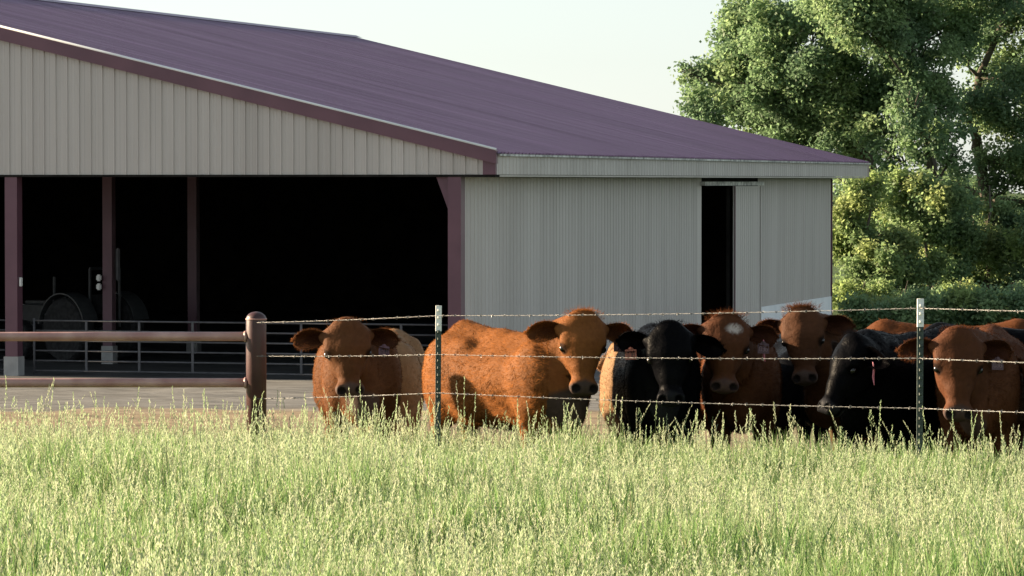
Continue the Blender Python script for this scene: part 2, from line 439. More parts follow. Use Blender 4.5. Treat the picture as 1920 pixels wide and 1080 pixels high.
# the other sides
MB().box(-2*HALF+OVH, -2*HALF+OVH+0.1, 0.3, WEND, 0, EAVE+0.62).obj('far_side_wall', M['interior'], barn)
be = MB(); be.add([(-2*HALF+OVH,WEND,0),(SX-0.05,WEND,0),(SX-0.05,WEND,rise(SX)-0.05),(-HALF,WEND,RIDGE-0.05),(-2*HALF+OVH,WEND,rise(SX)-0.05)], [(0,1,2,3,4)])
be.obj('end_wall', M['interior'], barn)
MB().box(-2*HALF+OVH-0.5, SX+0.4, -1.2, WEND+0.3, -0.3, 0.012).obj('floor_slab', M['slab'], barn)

# columns: gable row and interior rows on 6.1 m bays, concrete pier at each foot
def column(x, y, w=0.30, knee=None):
    c = MB().box(x-w/2, x+w/2, y-w/2, y+w/2, 0.45, EAVE + (0 if y < 1 else 1.6)).obj('column', M['maroon'], barn)
    MB().box(x-w/2-0.03, x+w/2+0.03, y-w/2-0.03, y+w/2+0.03, 0.0, 0.48).obj('pier', M['concrete'], c)
    if knee:
        MB().add([(x+knee*w/2,y-0.05,EAVE-0.9),(x+knee*w/2,y-0.05,EAVE-0.06),(x+knee*(w/2+0.32),y-0.05,EAVE-0.06),
                  (x+knee*w/2,y+0.05,EAVE-0.9),(x+knee*w/2,y+0.05,EAVE-0.06),(x+knee*(w/2+0.32),y+0.05,EAVE-0.06)],
                 [(0,2,1),(3,4,5),(0,1,4,3),(1,2,5,4),(2,0,3,5)]).obj('knee_brace', M['maroon'], c)
    return c
column(SX-0.15, 0.13, 0.32, -1)
for x in (-12.3, -2*HALF+12.3, -2*HALF+OVH+0.15): column(x, 0.13, 0.32)
for j in range(1, 3): column(-12.3, 0.13 + 6.1*j, 0.26)

# steel tube gates across the opening
def gate(x0, x1, label):
    g = empty('tube_gate'); g.parent = None
    g.matrix_world = barn_mw @ Matrix.Translation((x0, 0.55, 0))
    tag(g, label, 'gate', 'tube gates across the barn opening')
    w = x1 - x0
    for i in range(6):
        z = 0.12 + i*0.245
        MB().tube([(0.03,0,z),(w-0.03,0,z)], 0.024, 6).obj('rail', M['gate_steel'], g, True)
    for x in (0.0, w): MB().tube([(x,0,0.03),(x,0,1.40)], 0.030, 8).obj('end_post', M['gate_steel'], g, True)
    for i in (1,2,3): MB().box(w*i/4-0.03, w*i/4+0.03, -0.028, -0.012, 0.12, 1.345).obj('brace', M['gate_steel'], g)
    return g
bpy.context.view_layer.update()
barn_mw = Matrix.Translation(barn.location) @ Matrix.Rotation(-TH, 4, 'Z')
gate(-11.95, -6.42, 'grey tube gate between maroon barn post and the middle of the opening')
gate(-6.28, -1.25, 'grey tube gate behind the left cattle, ending at the barn corner post')
gate(-18.2, -12.65, 'grey tube gate beyond the maroon post at the photo\'s left edge')

# small fittings inside the opening
def fitting(name, lx, ly, lz, sx, sy, sz, mat, label, cat):
    o = MB().box(-sx/2, sx/2, -sy/2, sy/2, -sz/2, sz/2).mesh(name, mat)
    bm = bmesh.new(); bm.from_mesh(o); bmesh.ops.bevel(bm, geom=bm.edges[:], offset=min(sx,sy,sz)*0.25, segments=2, affect='EDGES'); bm.to_mesh(o); bm.free()
    ob = link(name, o); ob.matrix_world = barn_mw @ Matrix.Translation((lx, ly, lz)); tag(ob, label, cat); return ob
fitting('outlet_box', -12.3-0.19, 6.0, 2.02, 0.13, 0.12, 0.17, M['white_plastic'], 'white outlet box, lower of two on the second maroon column', 'outlet box')
fitting('outlet_box', -12.3-0.19, 6.0, 2.25, 0.13, 0.12, 0.17, M['white_plastic'], 'white outlet box, upper of two on the second maroon column', 'outlet box')
fitting('conduit_box', -12.3+0.26, 6.2, 2.6, 0.10, 0.10, 0.85, M['gate_steel'], 'narrow grey conduit box on the right of the second maroon column', 'conduit')
fitting('outlet_box', -12.3+0.20, 0.1, 2.3, 0.05, 0.12, 0.22, M['white_plastic'], 'thin white outlet box on the front maroon post', 'outlet box')

# tractor parked in the dark
tr = empty('tractor'); tr.matrix_world = barn_mw @ Matrix.Translation((-13.3, 7.6, 0.012)) @ Matrix.Rotation(R(152), 4, 'Z')
tag(tr, 'dark tractor with pale rounded fenders parked inside the barn', 'tractor')
def wheel(x, y, r, w):
    t = MB().lathe([(r*0.55,-w/2),(r*0.94,-w/2),(r,-w*0.32),(r,w*0.32),(r*0.94,w/2),(r*0.55,w/2)], 28, 'y', (x,y,r)).obj('wheel', M['black_rubber'], tr, False)
    MB().lathe([(0.05,-w*0.30),(r*0.56,-w*0.42),(r*0.56,w*0.42),(0.05,w*0.30)], 20, 'y', (x,y,r)).obj('rim', M['tractor_paint'], t)
    lug = MB()
    for k in range(20):
        a = 2*math.pi*k/20; s_ = 1 if k % 2 else -1
        c, s2 = math.cos(a), math.sin(a)
        lug.tube([(x+c*r*1.0, y, r+s2*r*1.0), (x+math.cos(a+0.16)*r*0.99, y+s_*w*0.46, r+math.sin(a+0.16)*r*0.99)], 0.03, 4)
    lug.obj('tread', M['black_rubber'], t)['kind'] = 'stuff'
for s in (-1, 1):
    wheel(0, s*0.85, 0.85, 0.45); wheel(2.15, s*0.75, 0.52, 0.32)
    arc = MB(); n = 14; vs = []
    for k in range(n+1):
        a = R(8) + (R(165)-R(8))*k/n
        for rr, yy in ((0.93, s*0.62), (0.93, s*1.12), (0.97, s*1.12), (0.97, s*0.62)):
            vs.append((rr*math.cos(a), yy, 0.85+rr*math.sin(a)))
    fs = []
    for k in range(n):
        for q in range(4): fs.append((k*4+q, k*4+(q+1)%4, (k+1)*4+(q+1)%4, (k+1)*4+q))
    arc.add(vs, fs).obj('fender', M['tractor_paint'], tr)
h = MB().box(0.75, 2.7, -0.36, 0.36, 0.85, 1.55).mesh('hood', M['tractor_body'])
bm = bmesh.new(); bm.from_mesh(h); bmesh.ops.bevel(bm, geom=bm.edges[:], offset=0.12, segments=3, affect='EDGES'); bm.to_mesh(h); bm.free(); link('hood', h, tr)
MB().box(-0.5, 2.4, -0.25, 0.25, 0.5, 0.9).obj('chassis', M['tractor_body'], tr)
MB().box(-0.45,-0.1,-0.25,0.25,1.25,1.75).box(-0.1,0.3,-0.25,0.25,1.25,1.36).obj('seat', M['black_rubber'], tr)
for x_ in (-0.45,): 
    for s in (-1,1): MB().tube([(x_, s*0.5, 0.9),(x_, s*0.5, 2.45)], 0.04, 8).obj('roll_bar', M['tractor_body'], tr)
MB().tube([(-0.45,-0.5,2.45),(-0.45,0.5,2.45)], 0.04, 8).obj('roll_bar', M['tractor_body'], tr)
MB().tube([(0.55,0,1.2),(0.42,0,1.6)], 0.03, 8).lathe([(0.20,0),(0.20,0.03)], 20, 'z', (0.4,0,1.6)).obj('steering_wheel', M['black_rubber'], tr)
for s in (-1, 1): MB().lathe([(0.09,-0.04),(0.10,0.05)], 14, 'x', (2.72, s*0.2, 1.35)).obj('headlight', M['white_plastic'], tr)
MB().tube([(1.4,0.2,1.5),(1.4,0.2,2.2)], 0.04, 8).obj('exhaust', M['tractor_body'], tr)

# ------------------------------------------------------------------ pipe fence
pf = empty('pipe_fence', (P(480,0,29.5).x, 29.5, gz(29.5)))
tag(pf, 'rust-brown pipe fence of two rails welded to a thick round-capped post', 'fence')
pz = P(480,585,29.5).z - gz(29.5)
def capped_post(x):
    r = 0.080
    pr_ = [(r,-0.1),(r,pz-0.055)] + [(r*math.cos(a), pz-0.055+0.058*math.sin(a)) for a in np.linspace(0.2, 1.5, 6)]
    po = MB().lathe(pr_, 28, 'z', (x,0,0)).obj('post', M['pipe_shaded'], pf, True)
    MB().lathe([(r+0.002,0),(r+0.006,0.006),(r+0.002,0.012)], 28, 'z', (x,0,pz-0.062)).obj('weld_bead', M['pipe_lit'], po, True)
capped_post(0); capped_post(-4.6)
for py in (631, 718):
    z = P(0,py,29.5).z - gz(29.5)
    MB().tube([(-4.56,0,z+0.004),(-3,0,z-0.003),(-1.5,0,z),(-0.06,0,z)], 0.037, 14).obj('rail', M['pipe_lit'], pf, True)
    MB().lathe([(0.040,-0.012),(0.048,0.0),(0.040,0.012)], 14, 'x', (-0.085,0,z)).obj('weld_collar', M['pipe_lit'], pf, True)

# ------------------------------------------------------------------ T-posts and barbed wire
def t_post(px, d, py_top, py_tip, label):
    g = gz(d); t = empty('fence_post', (P(px,0,d).x, d, g)); t.rotation_euler = (0, R(0.4 if px<1000 else 0.2), R(8))
    tag(t, label, 'fence post', 'steel posts of the barbed wire fence')
    H = P(px,py_top,d).z - g; T = P(px,py_tip,d).z - g
    def tee(z0, z1, e):
        w, th, dp = 0.021+e, 0.005+e, 0.034+e
        return MB().box(-w, w, -th, th, z0, z1).box(-0.004-e, 0.004+e, th, dp, z0, z1)
    tee(-0.1, T, 0).obj('post_body', M['tpost'], t)
    tee(T, H, 0.0012).obj('post_tip', M['tip'], t)
    me = MB().add([(-0.011,-0.005,-0.012),(0.011,-0.005,-0.012),(0.011,-0.005,0.012),(-0.011,-0.005,0.012),
                   (-0.007,-0.017,-0.006),(0.007,-0.017,-0.006),(0.007,-0.017,0.008),(-0.007,-0.017,0.008)],
                  [(4,5,6,7),(0,1,5,4),(1,2,6,5),(2,3,7,6),(3,0,4,7)])
    ma, mb = me.mesh('stud', M['tpost']), me.mesh('stud', M['tip'])
    z = 0.25
    while z < H - 0.02:
        link('stud', ma if z < T else mb, t, (0,0,z)); z += 0.054
    return t
t_post(820, 28.0, 573, 621, 'dark steel post with white tip in front of the sunlit red cow\'s rump')
t_post(1725, 25.0, 560, 613, 'dark steel post with white tip before trees, beside the red calf face')

def barbed(pts, label):
    pts = [Vector(p) for p in pts]
    base = pts[0].copy()
    w = empty('barbed_wire', base); tag(w, label, 'barbed wire', 'barbed wires strung between the posts')
    # resample
    path = []
    for a, b in zip(pts[:-1], pts[1:]):
        n = max(2, int((b-a).length/0.02))
        sag = 0.010 * (b-a).length
        for i in range(n):
            t = i/n; p = a.lerp(b, t); p.z -= sag*4*t*(1-t)*0.3; path.append(p - base)
    path.append(pts[-1]-base)
    for ph in (0, math.pi):
        q = []
        for i, p in enumerate(path):
            an = ph + i*0.02/0.055*math.pi
            q.append(p + Vector((0, 0.0026*math.cos(an), 0.0026*math.sin(an))))
        MB().tube(q, 0.0012, 4).obj('strand', M['wire'], w, True)
    bm_ = MB()
    bm_.tube([(-0.008,-0.005,-0.011),(-0.004,-0.005,0.003),(0.002,-0.005,0.011)], 0.0013, 4)
    bm_.tube([(0.008,-0.011,0.006),(0.004,0.005,-0.004),(0.0,0.011,-0.008)], 0.0013, 4)
    for k in range(4):
        x = -0.008+k*0.005
        bm_.tube([(x,0.0045*math.cos(a),0.0045*math.sin(a)) for a in np.linspace(0,2*math.pi,7)], 0.0014, 4)
    me = bm_.mesh('barb', M['wire'])
    L_, nxt = 0.0, 0.05
    for i in range(1, len(path)):
        L_ += (path[i]-path[i-1]).length
        if L_ > nxt:
            nxt += 0.127
            o = link('barb', me, w, path[i]); o.rotation_euler = (random.uniform(-2,2), random.uniform(-0.2,0.2), 0)
    return w
dP, d1, d2, d3 = 29.41, 27.985, 24.985, 22.6
for (a, b, c, e, lab) in ((605,592,578,588,'topmost barbed wire, above the cattle heads'),
                          (668,665,672,690,'middle barbed wire, crossing the cattle faces'),
                          (748,737,766,783,'lowest barbed wire, just above the grass heads')):
    barbed([P(481,a,dP), P(820,b,d1), P(1725,c,d2), P(2330,e,d3)], lab)

# dark sloping pipe behind the sunlit cow
dpz = gz(58)
pp = empty('sloping_pipe', (P(879,0,58).x, 58, dpz)); tag(pp, 'dark sloping pipe with a knob end showing above the sunlit cow\'s back', 'pipe rail')
q0, q1 = P(880,618,58)-pp.location, P(1030,640,58.5)-pp.location
MB().tube([q0,q1], 0.035, 10).obj('rail', M['dark_pipe'], pp, True)
MB().tube([(0,0,-0.1),(0,0,q0.z)], 0.045, 10).obj('upright', M['dark_pipe'], pp, True)
MB().tube([(q1.x,q1.y,-0.1),(q1.x,q1.y,q1.z)], 0.04, 10).obj('upright', M['dark_pipe'], pp, True)
MB().lathe([(0.01,-0.055),(0.045,-0.035),(0.055,0),(0.045,0.035),(0.01,0.055)], 14, 'z', (0,0,q0.z+0.05)).obj('knob', M['dark_pipe'], pp, True)
# ------------------------------------------------------------------ cattle
class Field:
    """smooth union of ellipsoids and tapered limbs, turned into one closed skin"""
    def __init__(s): s.p = []
    def ell(s, c, r, ax=None, k=0.06):
        s.p.append(('e', np.array(c, float), np.array(r, float), np.eye(3) if ax is None else np.array(ax, float), k))
    def cone(s, a, ra, b, rb, k=0.06): s.p.append(('c', np.array(a, float), ra, np.array(b, float), rb, k))
    def cut(s, c, r, k=0.015): s.p.append(('s', np.array(c, float), r, None, k))
    @staticmethod
    def dist(p, X, Y, Z):
        if p[0] == 'e':
            c, r, A = p[1], p[2], p[3]
            dx, dy, dz = X-c[0], Y-c[1], Z-c[2]
            q = [A[i][0]*dx + A[i][1]*dy + A[i][2]*dz for i in range(3)]
            k0 = np.sqrt((q[0]/r[0])**2 + (q[1]/r[1])**2 + (q[2]/r[2])**2)
            k1 = np.sqrt((q[0]/r[0]**2)**2 + (q[1]/r[1]**2)**2 + (q[2]/r[2]**2)**2)
            return k0*(k0-1)/np.maximum(k1, 1e-6)
        if p[0] == 'c':
            a, ra, b, rb = p[1:5]
            ba = b-a
            t = np.clip(((X-a[0])*ba[0] + (Y-a[1])*ba[1] + (Z-a[2])*ba[2]) / ba.dot(ba), 0, 1)
            return np.sqrt((X-a[0]-t*ba[0])**2 + (Y-a[1]-t*ba[1])**2 + (Z-a[2]-t*ba[2])**2) - (ra+(rb-ra)*t)
        c, r = p[1], p[2]
        return np.sqrt((X-c[0])**2 + (Y-c[1])**2 + (Z-c[2])**2) - r
    def bbox(s, p):
        if p[0] == 'e': e = max(p[2]); return p[1]-e, p[1]+e
        if p[0] == 'c': e = max(p[2], p[4]); return np.minimum(p[1],p[3])-e, np.maximum(p[1],p[3])+e
        return p[1]-p[2], p[1]+p[2]
    def comb(s, F, d, p):
        k = p[-1]
        if p[0] == 's':
            h = np.clip(0.5 - 0.5*(d+F)/k, 0, 1); return F*(1-h) + (-d)*h + k*h*(1-h)
        h = np.clip(0.5 + 0.5*(d-F)/k, 0, 1); return d*(1-h) + F*h - k*h*(1-h)
    def at(s, q):
        q = np.asarray(q, float); F = np.full(len(q), 1.0)
        for p in s.p: F = s.comb(F, s.dist(p, q[:,0], q[:,1], q[:,2]), p)
        return F
    def skin(s, h):
        bb = [s.bbox(p) for p in s.p if p[0] != 's']
        lo = np.min([b[0] for b in bb], 0) - 3*h; hi = np.max([b[1] for b in bb], 0) + 3*h
        n = np.ceil((hi-lo)/h).astype(int) + 1
        ax = [lo[i] + h*np.arange(n[i]) for i in range(3)]
        F = np.full(n, 1.0, np.float32)
        for p in s.p:
            a, b = s.bbox(p); m = p[-1] + 2*h
            i0 = np.maximum(np.floor((a-m-lo)/h).astype(int), 0); i1 = np.minimum(np.ceil((b+m-lo)/h).astype(int)+1, n)
            if np.any(i1 <= i0): continue
            sl = tuple(slice(i0[i], i1[i]) for i in range(3))
            X = ax[0][sl[0]][:,None,None].astype(np.float32); Y = ax[1][sl[1]][None,:,None].astype(np.float32); Z = ax[2][sl[2]][None,None,:].astype(np.float32)
            F[sl] = s.comb(F[sl], s.dist(p, X, Y, Z), p)
        neg = F < 0
        acc = np.zeros(tuple(n-1)+(3,), np.float32); cnt = np.zeros(tuple(n-1), np.float32)
        offs = [(i,j,k) for i in (0,1) for j in (0,1) for k in (0,1)]
        def sub(A, o): return A[o[0]:n[0]-1+o[0], o[1]:n[1]-1+o[1], o[2]:n[2]-1+o[2]]
        for axis in range(3):
            for o in offs:
                if o[axis]: continue
                o2 = list(o); o2[axis] = 1
                f0, f1 = sub(F,o), sub(F,o2)
                m = (f0 < 0) != (f1 < 0)
                t = np.where(m, f0/np.where(m, f0-f1, 1), 0)
                for d in range(3):
                    acc[...,d] += np.where(m, (o[d] + (t if d == axis else 0)), 0)
                cnt += m
        act = cnt > 0
        idx = np.full(act.shape, -1, np.int64); idx[act] = np.arange(act.sum())
        cells = np.argwhere(act)
        V = lo + h*(cells + acc[act]/cnt[act][:,None])
        quads = []
        for axis in range(3):
            u, w = (axis+1) % 3, (axis+2) % 3
            s0 = [slice(None)]*3; s1 = [slice(None)]*3; s0[axis] = slice(0,-1); s1[axis] = slice(1,None)
            a, b = neg[tuple(s0)], neg[tuple(s1)]
            e = np.argwhere(a != b)
            e = e[(e[:,u] > 0) & (e[:,w] > 0) & (e[:,u] < n[u]-1) & (e[:,w] < n[w]-1)]
            fl = a[tuple(e.T)]
            c = []
            for du, dw in ((1,1),(0,1),(0,0),(1,0)):
                q = e.copy(); q[:,u] -= du; q[:,w] -= dw; c.append(idx[tuple(q.T)])
            q = np.stack(c, 1); q[~fl] = q[~fl][:, ::-1]
            quads.append(q)
        Q = np.concatenate(quads)
        return V, Q[(Q >= 0).all(1)]

def vnormals(V, Q):
    n = np.cross(V[Q[:,2]]-V[Q[:,0]], V[Q[:,3]]-V[Q[:,1]])
    N = np.zeros_like(V)
    for i in range(4): np.add.at(N, Q[:,i], n)
    return N/np.maximum(np.linalg.norm(N,axis=1,keepdims=True),1e-9), np.linalg.norm(n,axis=1)/2

def unit(v): return v/np.maximum(np.linalg.norm(v,axis=-1,keepdims=True),1e-9)

RED = (0.070, 0.0255, 0.0110); TAN = (0.21, 0.12, 0.06); BLACK = (0.0026, 0.0026, 0.0033)
CATTLE_GROUP = 'cattle crowded behind the barbed wire'

def cow(label, shoulder, heading, poll, face=0.0, tilt=32.0, roll=0.0, hs=1.12, S=1.0, color=RED, nose=(0.15,0.085,0.07), tuft=0.0, spot=False,
        tagc=None, tag_side=1, strip=None, hairs=30000, ear_up=(0.05,0.05), pitch=0.0, wide=1.0, vox=0.0145, seed=1, tag_rot=0.0, cap=False, hw=1.0, fl=1.0):
    """shoulder (px, depth): where the forelegs stand; heading: unit-ish world vector of the body; poll: world point between the ears;
    face: degrees the face turns to the photo's right of the lens; tilt: degrees the face leans forward from vertical"""
    r = np.random.default_rng(seed)
    sx, sd = shoulder
    base = Vector(((sx-960)/F_PX*sd, sd, gz(sd)))
    hd = Vector((heading[0], heading[1], 0)).normalized()
    yaw = math.atan2(hd.y, hd.x)
    root = empty('cow', base, yaw)
    tag(root, label, 'cow', CATTLE_GROUP)
    inv = Matrix.Rotation(-yaw, 3, 'Z')
    def loc_dir(v): return np.array(inv @ Vector(v))
    pl = np.array(inv @ (Vector(poll)-base))
    fa = R(face); ti = R(tilt)
    fd = np.array((math.sin(fa), -math.cos(fa), 0.0)); up = np.array((0,0,1.0))
    a = -up*math.cos(ti) + fd*math.sin(ti)
    nn = up*math.sin(ti) + fd*math.cos(ti)
    la = np.cross(nn, a)            # the photo's left or right side of the head
    if roll:
        q = Matrix.Rotation(R(roll), 3, Vector(fd)); a, nn, la = (np.array(q @ Vector(v)) for v in (a, nn, la))
    a, nn, la = loc_dir(a), loc_dir(nn), loc_dir(la)
    AX = np.stack([a, la, nn])
    def H(x, y, z): return pl + hs*(a*x*(fl if x > 0.2 else 1+(fl-1)*max(0,x)/0.2) + la*y*hw + nn*z)
    nose = tuple(0.62*np.array(nose))
    f = Field()
    tp = math.tan(R(pitch))
    def B(x, y, z): return (x*S, y*S*wide, (z - tp*x*min(1, max(0, z)))*S)
    def be(c, rad, k=0.09): f.ell(B(*c), (rad[0]*S, rad[1]*S*wide, rad[2]*S), None, k*S)
    # trunk
    be((-0.50,0,0.80),(0.74,0.30,0.335))
    be((-0.02,0,0.80),(0.34,0.255,0.36))
    be((-0.92,0,0.92),(0.32,0.255,0.25))
    be((0.18,0,0.64),(0.20,0.13,0.20))
    be((-0.45,0,0.60),(0.55,0.22,0.16))
    f.cone(B(0.0,0,1.09),0.115*S,B(-0.55,0,1.065),0.11*S,0.10*S); f.cone(B(-0.55,0,1.065),0.11*S,B(-1.02,0,1.13),0.10*S,0.10*S)
    f.cone(B(-1.02,0,1.13),0.09*S,B(-1.26,0,1.06),0.055*S,0.08*S)
    for s in (-1,1):
        be((0.02,s*0.19,0.84),(0.21,0.10,0.30),0.07)
        be((-0.80,s*0.195,1.05),(0.10,0.05,0.06),0.08)
        be((-0.78,s*0.180,0.74),(0.28,0.12,0.26),0.13)
        be((-1.20,s*0.10,0.99),(0.08,0.06,0.07),0.06)
        be((-1.06,s*0.165,0.78),(0.23,0.125,0.33),0.13)
        x_ = 0.04*s*(1 if seed % 2 else -1)
        f.cone(B(0.0,s*0.17,0.62),0.115*S,B(0.03+x_,s*0.165,0.38),0.068*S,0.05)
        f.cone(B(0.03+x_,s*0.165,0.38),0.066*S,B(0.02+x_,s*0.165,0.12),0.042*S,0.03)
        f.cone(B(0.02+x_,s*0.165,0.12),0.046*S,B(0.06+x_,s*0.165,0.045),0.055*S,0.03)
        f.cone(B(-1.02,s*0.17,0.62),0.15*S,B(-1.16-x_,s*0.165,0.44),0.072*S,0.06)
        f.cone(B(-1.16-x_,s*0.165,0.44),0.07*S,B(-1.13-x_,s*0.165,0.13),0.046*S,0.03)
        f.cone(B(-1.13-x_,s*0.165,0.13),0.05*S,B(-1.09-x_,s*0.165,0.045),0.056*S,0.03)
    # neck
    nb_u, nb_l, nb_m = np.array(B(-0.02,0,1.04)), np.array(B(0.14,0,0.76)), np.array(B(0.05,0,0.90))
    hu, hl, hm = H(0.03,0,-0.13), H(0.17,0,-0.20), H(0.08,0,-0.17)
    mu = 0.5*(nb_u+hu)+np.array((0,0,0.035))
    f.cone(nb_u,0.155*S,mu,0.125*S,0.10); f.cone(mu,0.125*S,hu,0.095*hs,0.08)
    f.cone(nb_m,0.22*S,hm,0.12*hs,0.10)
    f.cone(nb_l,0.185*S,hl,0.085*hs,0.09)
    f.cone(nb_l-np.array((0,0,0.10)),0.08*S,0.55*nb_l+0.45*hl-np.array((0,0,0.10)),0.04*S,0.06)
    # head
    def he(c, rad, k=0.03): f.ell(H(*c), np.array(rad)*hs*np.array((1,hw,1)), AX, k*hs)
    he((0.085,0,-0.105),(0.140,0.128,0.105),0.04)
    he((0.105,0,-0.052),(0.150,0.138,0.046),0.035)
    f.cone(H(0.16,0,-0.085),0.105*hs,H(0.31,0,-0.085),0.076*hs,0.05*hs); f.cone(H(0.31,0,-0.085),0.076*hs,H(0.42,0,-0.085),0.064*hs,0.03*hs)
    he((0.455,0,-0.080),(0.060,0.090,0.068),0.035)
    for s in (-1,1):
        he((0.10,s*0.088,-0.075),(0.095,0.046,0.050),0.035)
        he((0.155,s*0.108,-0.066),(0.048,0.036,0.036),0.025)           # brow
        he((0.19,s*0.065,-0.16),(0.135,0.052,0.105),0.05)             # cheek
        he((0.472,s*0.056,-0.048),(0.040,0.034,0.036),0.02)           # nostril wing
        he((0.05,s*0.115,-0.105),(0.038,0.06,0.032),0.05)              # ear root
    f.cone(H(0.20,0,-0.20),0.075*hs,H(0.44,0,-0.150),0.048*hs,0.05*hs)
    he((0.455,0,-0.150),(0.048,0.060,0.030),0.02)
    he((-0.005,0,-0.07),(0.055,0.075,0.065),0.05)                     # poll
    for s in (-1,1): f.cut(H(0.478,s*0.056,-0.016), 0.026*hs, 0.012)
    V, Q = f.skin(vox)
    N, A = vnormals(V, Q)
    def headc(p):
        q = ((p-pl) @ AX.T)/hs; xs_ = np.linspace(0,0.8,81); xe = xs_*np.where(xs_ > 0.2, fl, 1+(fl-1)*xs_/0.2)
        q[:,0] = np.where(q[:,0] > 0, np.interp(q[:,0], xe, xs_), q[:,0]); q[:,1] /= hw
        return q
    hq = headc(V)                                           # head coordinates of each vertex
    col = np.tile(np.array(color), (len(V),1))
    n1 = 0.5+0.5*np.sin(V[:,0]*7+1.3*np.sin(V[:,2]*9)+seed)*np.sin(V[:,1]*8+V[:,2]*5)
    col *= (0.86+0.28*n1)[:,None]
    darkc = np.array(color)*0.35
    def mixc(w, c):
        nonlocal col
        w = np.clip(w,0,1)[:,None]; col = col*(1-w) + np.array(c)*w
    inhead = (np.abs(hq[:,1]) < 0.2) & (hq[:,2] > -0.3) & (hq[:,2] < 0.1)
    pad = np.where(inhead, (hq[:,0]-0.405-0.03*np.abs(hq[:,1])/0.09)/0.025, 0)
    mixc(np.where(hq[:,2] > -0.125, pad, pad*0.7), nose)
    for s in (-1,1): mixc((0.034-np.linalg.norm(hq-np.array((0.478,s*0.056,-0.022)),axis=1))/0.008, np.array(nose)*0.12)
    mixc(np.where(inhead & (hq[:,0] > 0.36), (0.016-np.abs(hq[:,2]+0.132+0.12*(0.5-hq[:,0])))/0.004, 0), darkc*0.5)
    if spot:
        mixc((0.05-np.linalg.norm((hq-np.array((0.05,0.045*spot,0.0)))*np.array((1.2,0.8,0.3)),axis=1))/0.015*(0.55+0.45*np.sin(hq[:,0]*260)*np.sin(hq[:,1]*310)), (0.42,0.36,0.33))
    mixc(np.where(V[:,2] < 0.075, 1, 0), (0.02,0.018,0.016))
    if cap:
        mixc((V[:,2]-0.9)*0, color)
    VV, QQ, CC, TT, MI = [V], [Q], [col], [np.zeros(len(V))], [np.zeros(len(Q))]
    nv = len(V)
    # eyes, set into the skin found from the field
    eyes = []
    for s in (-1,1):
        ys = np.linspace(0.02,0.20,120)
        pts = np.array([H(0.195,s*y,-0.075) for y in ys]); fi = f.at(pts)
        k_ = np.argmax(fi > 0); ce = H(0.195, s*(ys[k_]-0.016/hw), -0.072); eyes.append((s, ce))
        m = 8; vs = []; er = 0.026*hs
        for i in range(m+1):
            for j in range(12):
                th, ph = math.pi*i/m, 2*math.pi*j/12
                vs.append(ce + er*(nn*math.sin(th)*math.cos(ph)*0.85 + la*math.cos(th) + a*math.sin(th)*math.sin(ph)))
        fs = [(i*12+j, i*12+(j+1)%12, (i+1)*12+(j+1)%12, (i+1)*12+j) for i in range(m) for j in range(12)]
        VV.append(np.array(vs)); QQ.append(np.array(fs)+nv); CC.append(np.zeros((len(vs),3))+0.005); TT.append(np.zeros(len(vs))); MI.append(np.ones(len(fs))); nv += len(vs)
        w = np.clip((0.058-np.linalg.norm((V-ce)@AX.T*np.array((1.25,1,1)),axis=1)/hs)/0.016,0,1)[:,None]; VV[0] = VV[0]; CC[0][:] = CC[0]*(1-w)+np.array(color)*0.14*w
    # ears
    hair_src = []
    for s, eu in zip((-1,1), ear_up):
        e0 = H(0.055, s*0.125, -0.110)
        out = la*s; bk = -nn; upv = -a
        axis_ = unit(out*1.0 + upv*(eu) + bk*0.12)
        face_n = unit(nn*0.85 + a*0.35 + out*0.1); face_n = unit(face_n - axis_*face_n.dot(axis_))
        side = np.cross(axis_, face_n); side = side*np.sign(side.dot(upv))
        Le, We = 0.25*hs, 0.078*hs
        nu, nw = 15, 11
        grid = np.zeros((nu,nw,3)); gn = np.zeros((nu,nw,3)); rim = []
        for i in range(nu):
            u = i/(nu-1)
            ew = We*(0.34 + 0.66*math.sin(math.pi*min(1,u*0.86))**1.3)*(1 if u < 0.72 else math.sqrt(max(0.0,1-((u-0.72)/0.28)**2)))
            ew = max(ew, 0.004)
            ctr = e0 + axis_*Le*(u-0.10) + upv*(-0.045*hs*(u**2)) + nn*(-0.03*hs*u) 
            for j in range(nw):
                v = -1+2*j/(nw-1)
                cup = (0.95-0.25*u)*ew*abs(v)**1.7 - 0.05*hs*max(0,u-0.6)
                deep = (1-u)*0.02*hs
                grid[i,j] = ctr + side*ew*v*(1-0.12*v*v) + face_n*(cup - deep)
        Gi = np.arange(nu*nw).reshape(nu,nw)
        fq = np.stack([Gi[:-1,:-1].ravel(),Gi[:-1,1:].ravel(),Gi[1:,1:].ravel(),Gi[1:,:-1].ravel()],1)
        Vf = grid.reshape(-1,3); Ne, _ = vnormals(Vf, fq)
        if Ne.mean(0).dot(face_n) < 0: fq = fq[:, ::-1]; Ne = -Ne
        vv = (np.arange(nu*nw) % nw)/(nw-1)*2-1; uu = (np.arange(nu*nw)//nw)/(nu-1)
        th = 0.007*hs*np.sqrt(np.maximum(0.05,1-vv**4))
        Vb = Vf - Ne*th[:,None]
        edge = np.concatenate([Gi[0,:], Gi[1:,-1], Gi[-1,-2::-1], Gi[-2:0:-1,0]])
        m = nu*nw; e2 = np.roll(edge,-1)
        walls = np.stack([edge, edge+m, e2+m, e2],1)
        fe = np.concatenate([fq, fq[:, ::-1]+m, walls])
        inner = np.clip(1.15-np.maximum(np.abs(vv), np.abs(uu*1.9-0.9))*1.0,0,1)
        ci = np.array(color)*1.1; cin = np.array(color)*0.22 + np.array((0.03,0.008,0.006))*(1 if color[0] > 0.03 else 0.05)
        Cf = ci*(1-inner[:,None]) + cin*inner[:,None]; Cb = np.tile(np.array(color),(m,1))
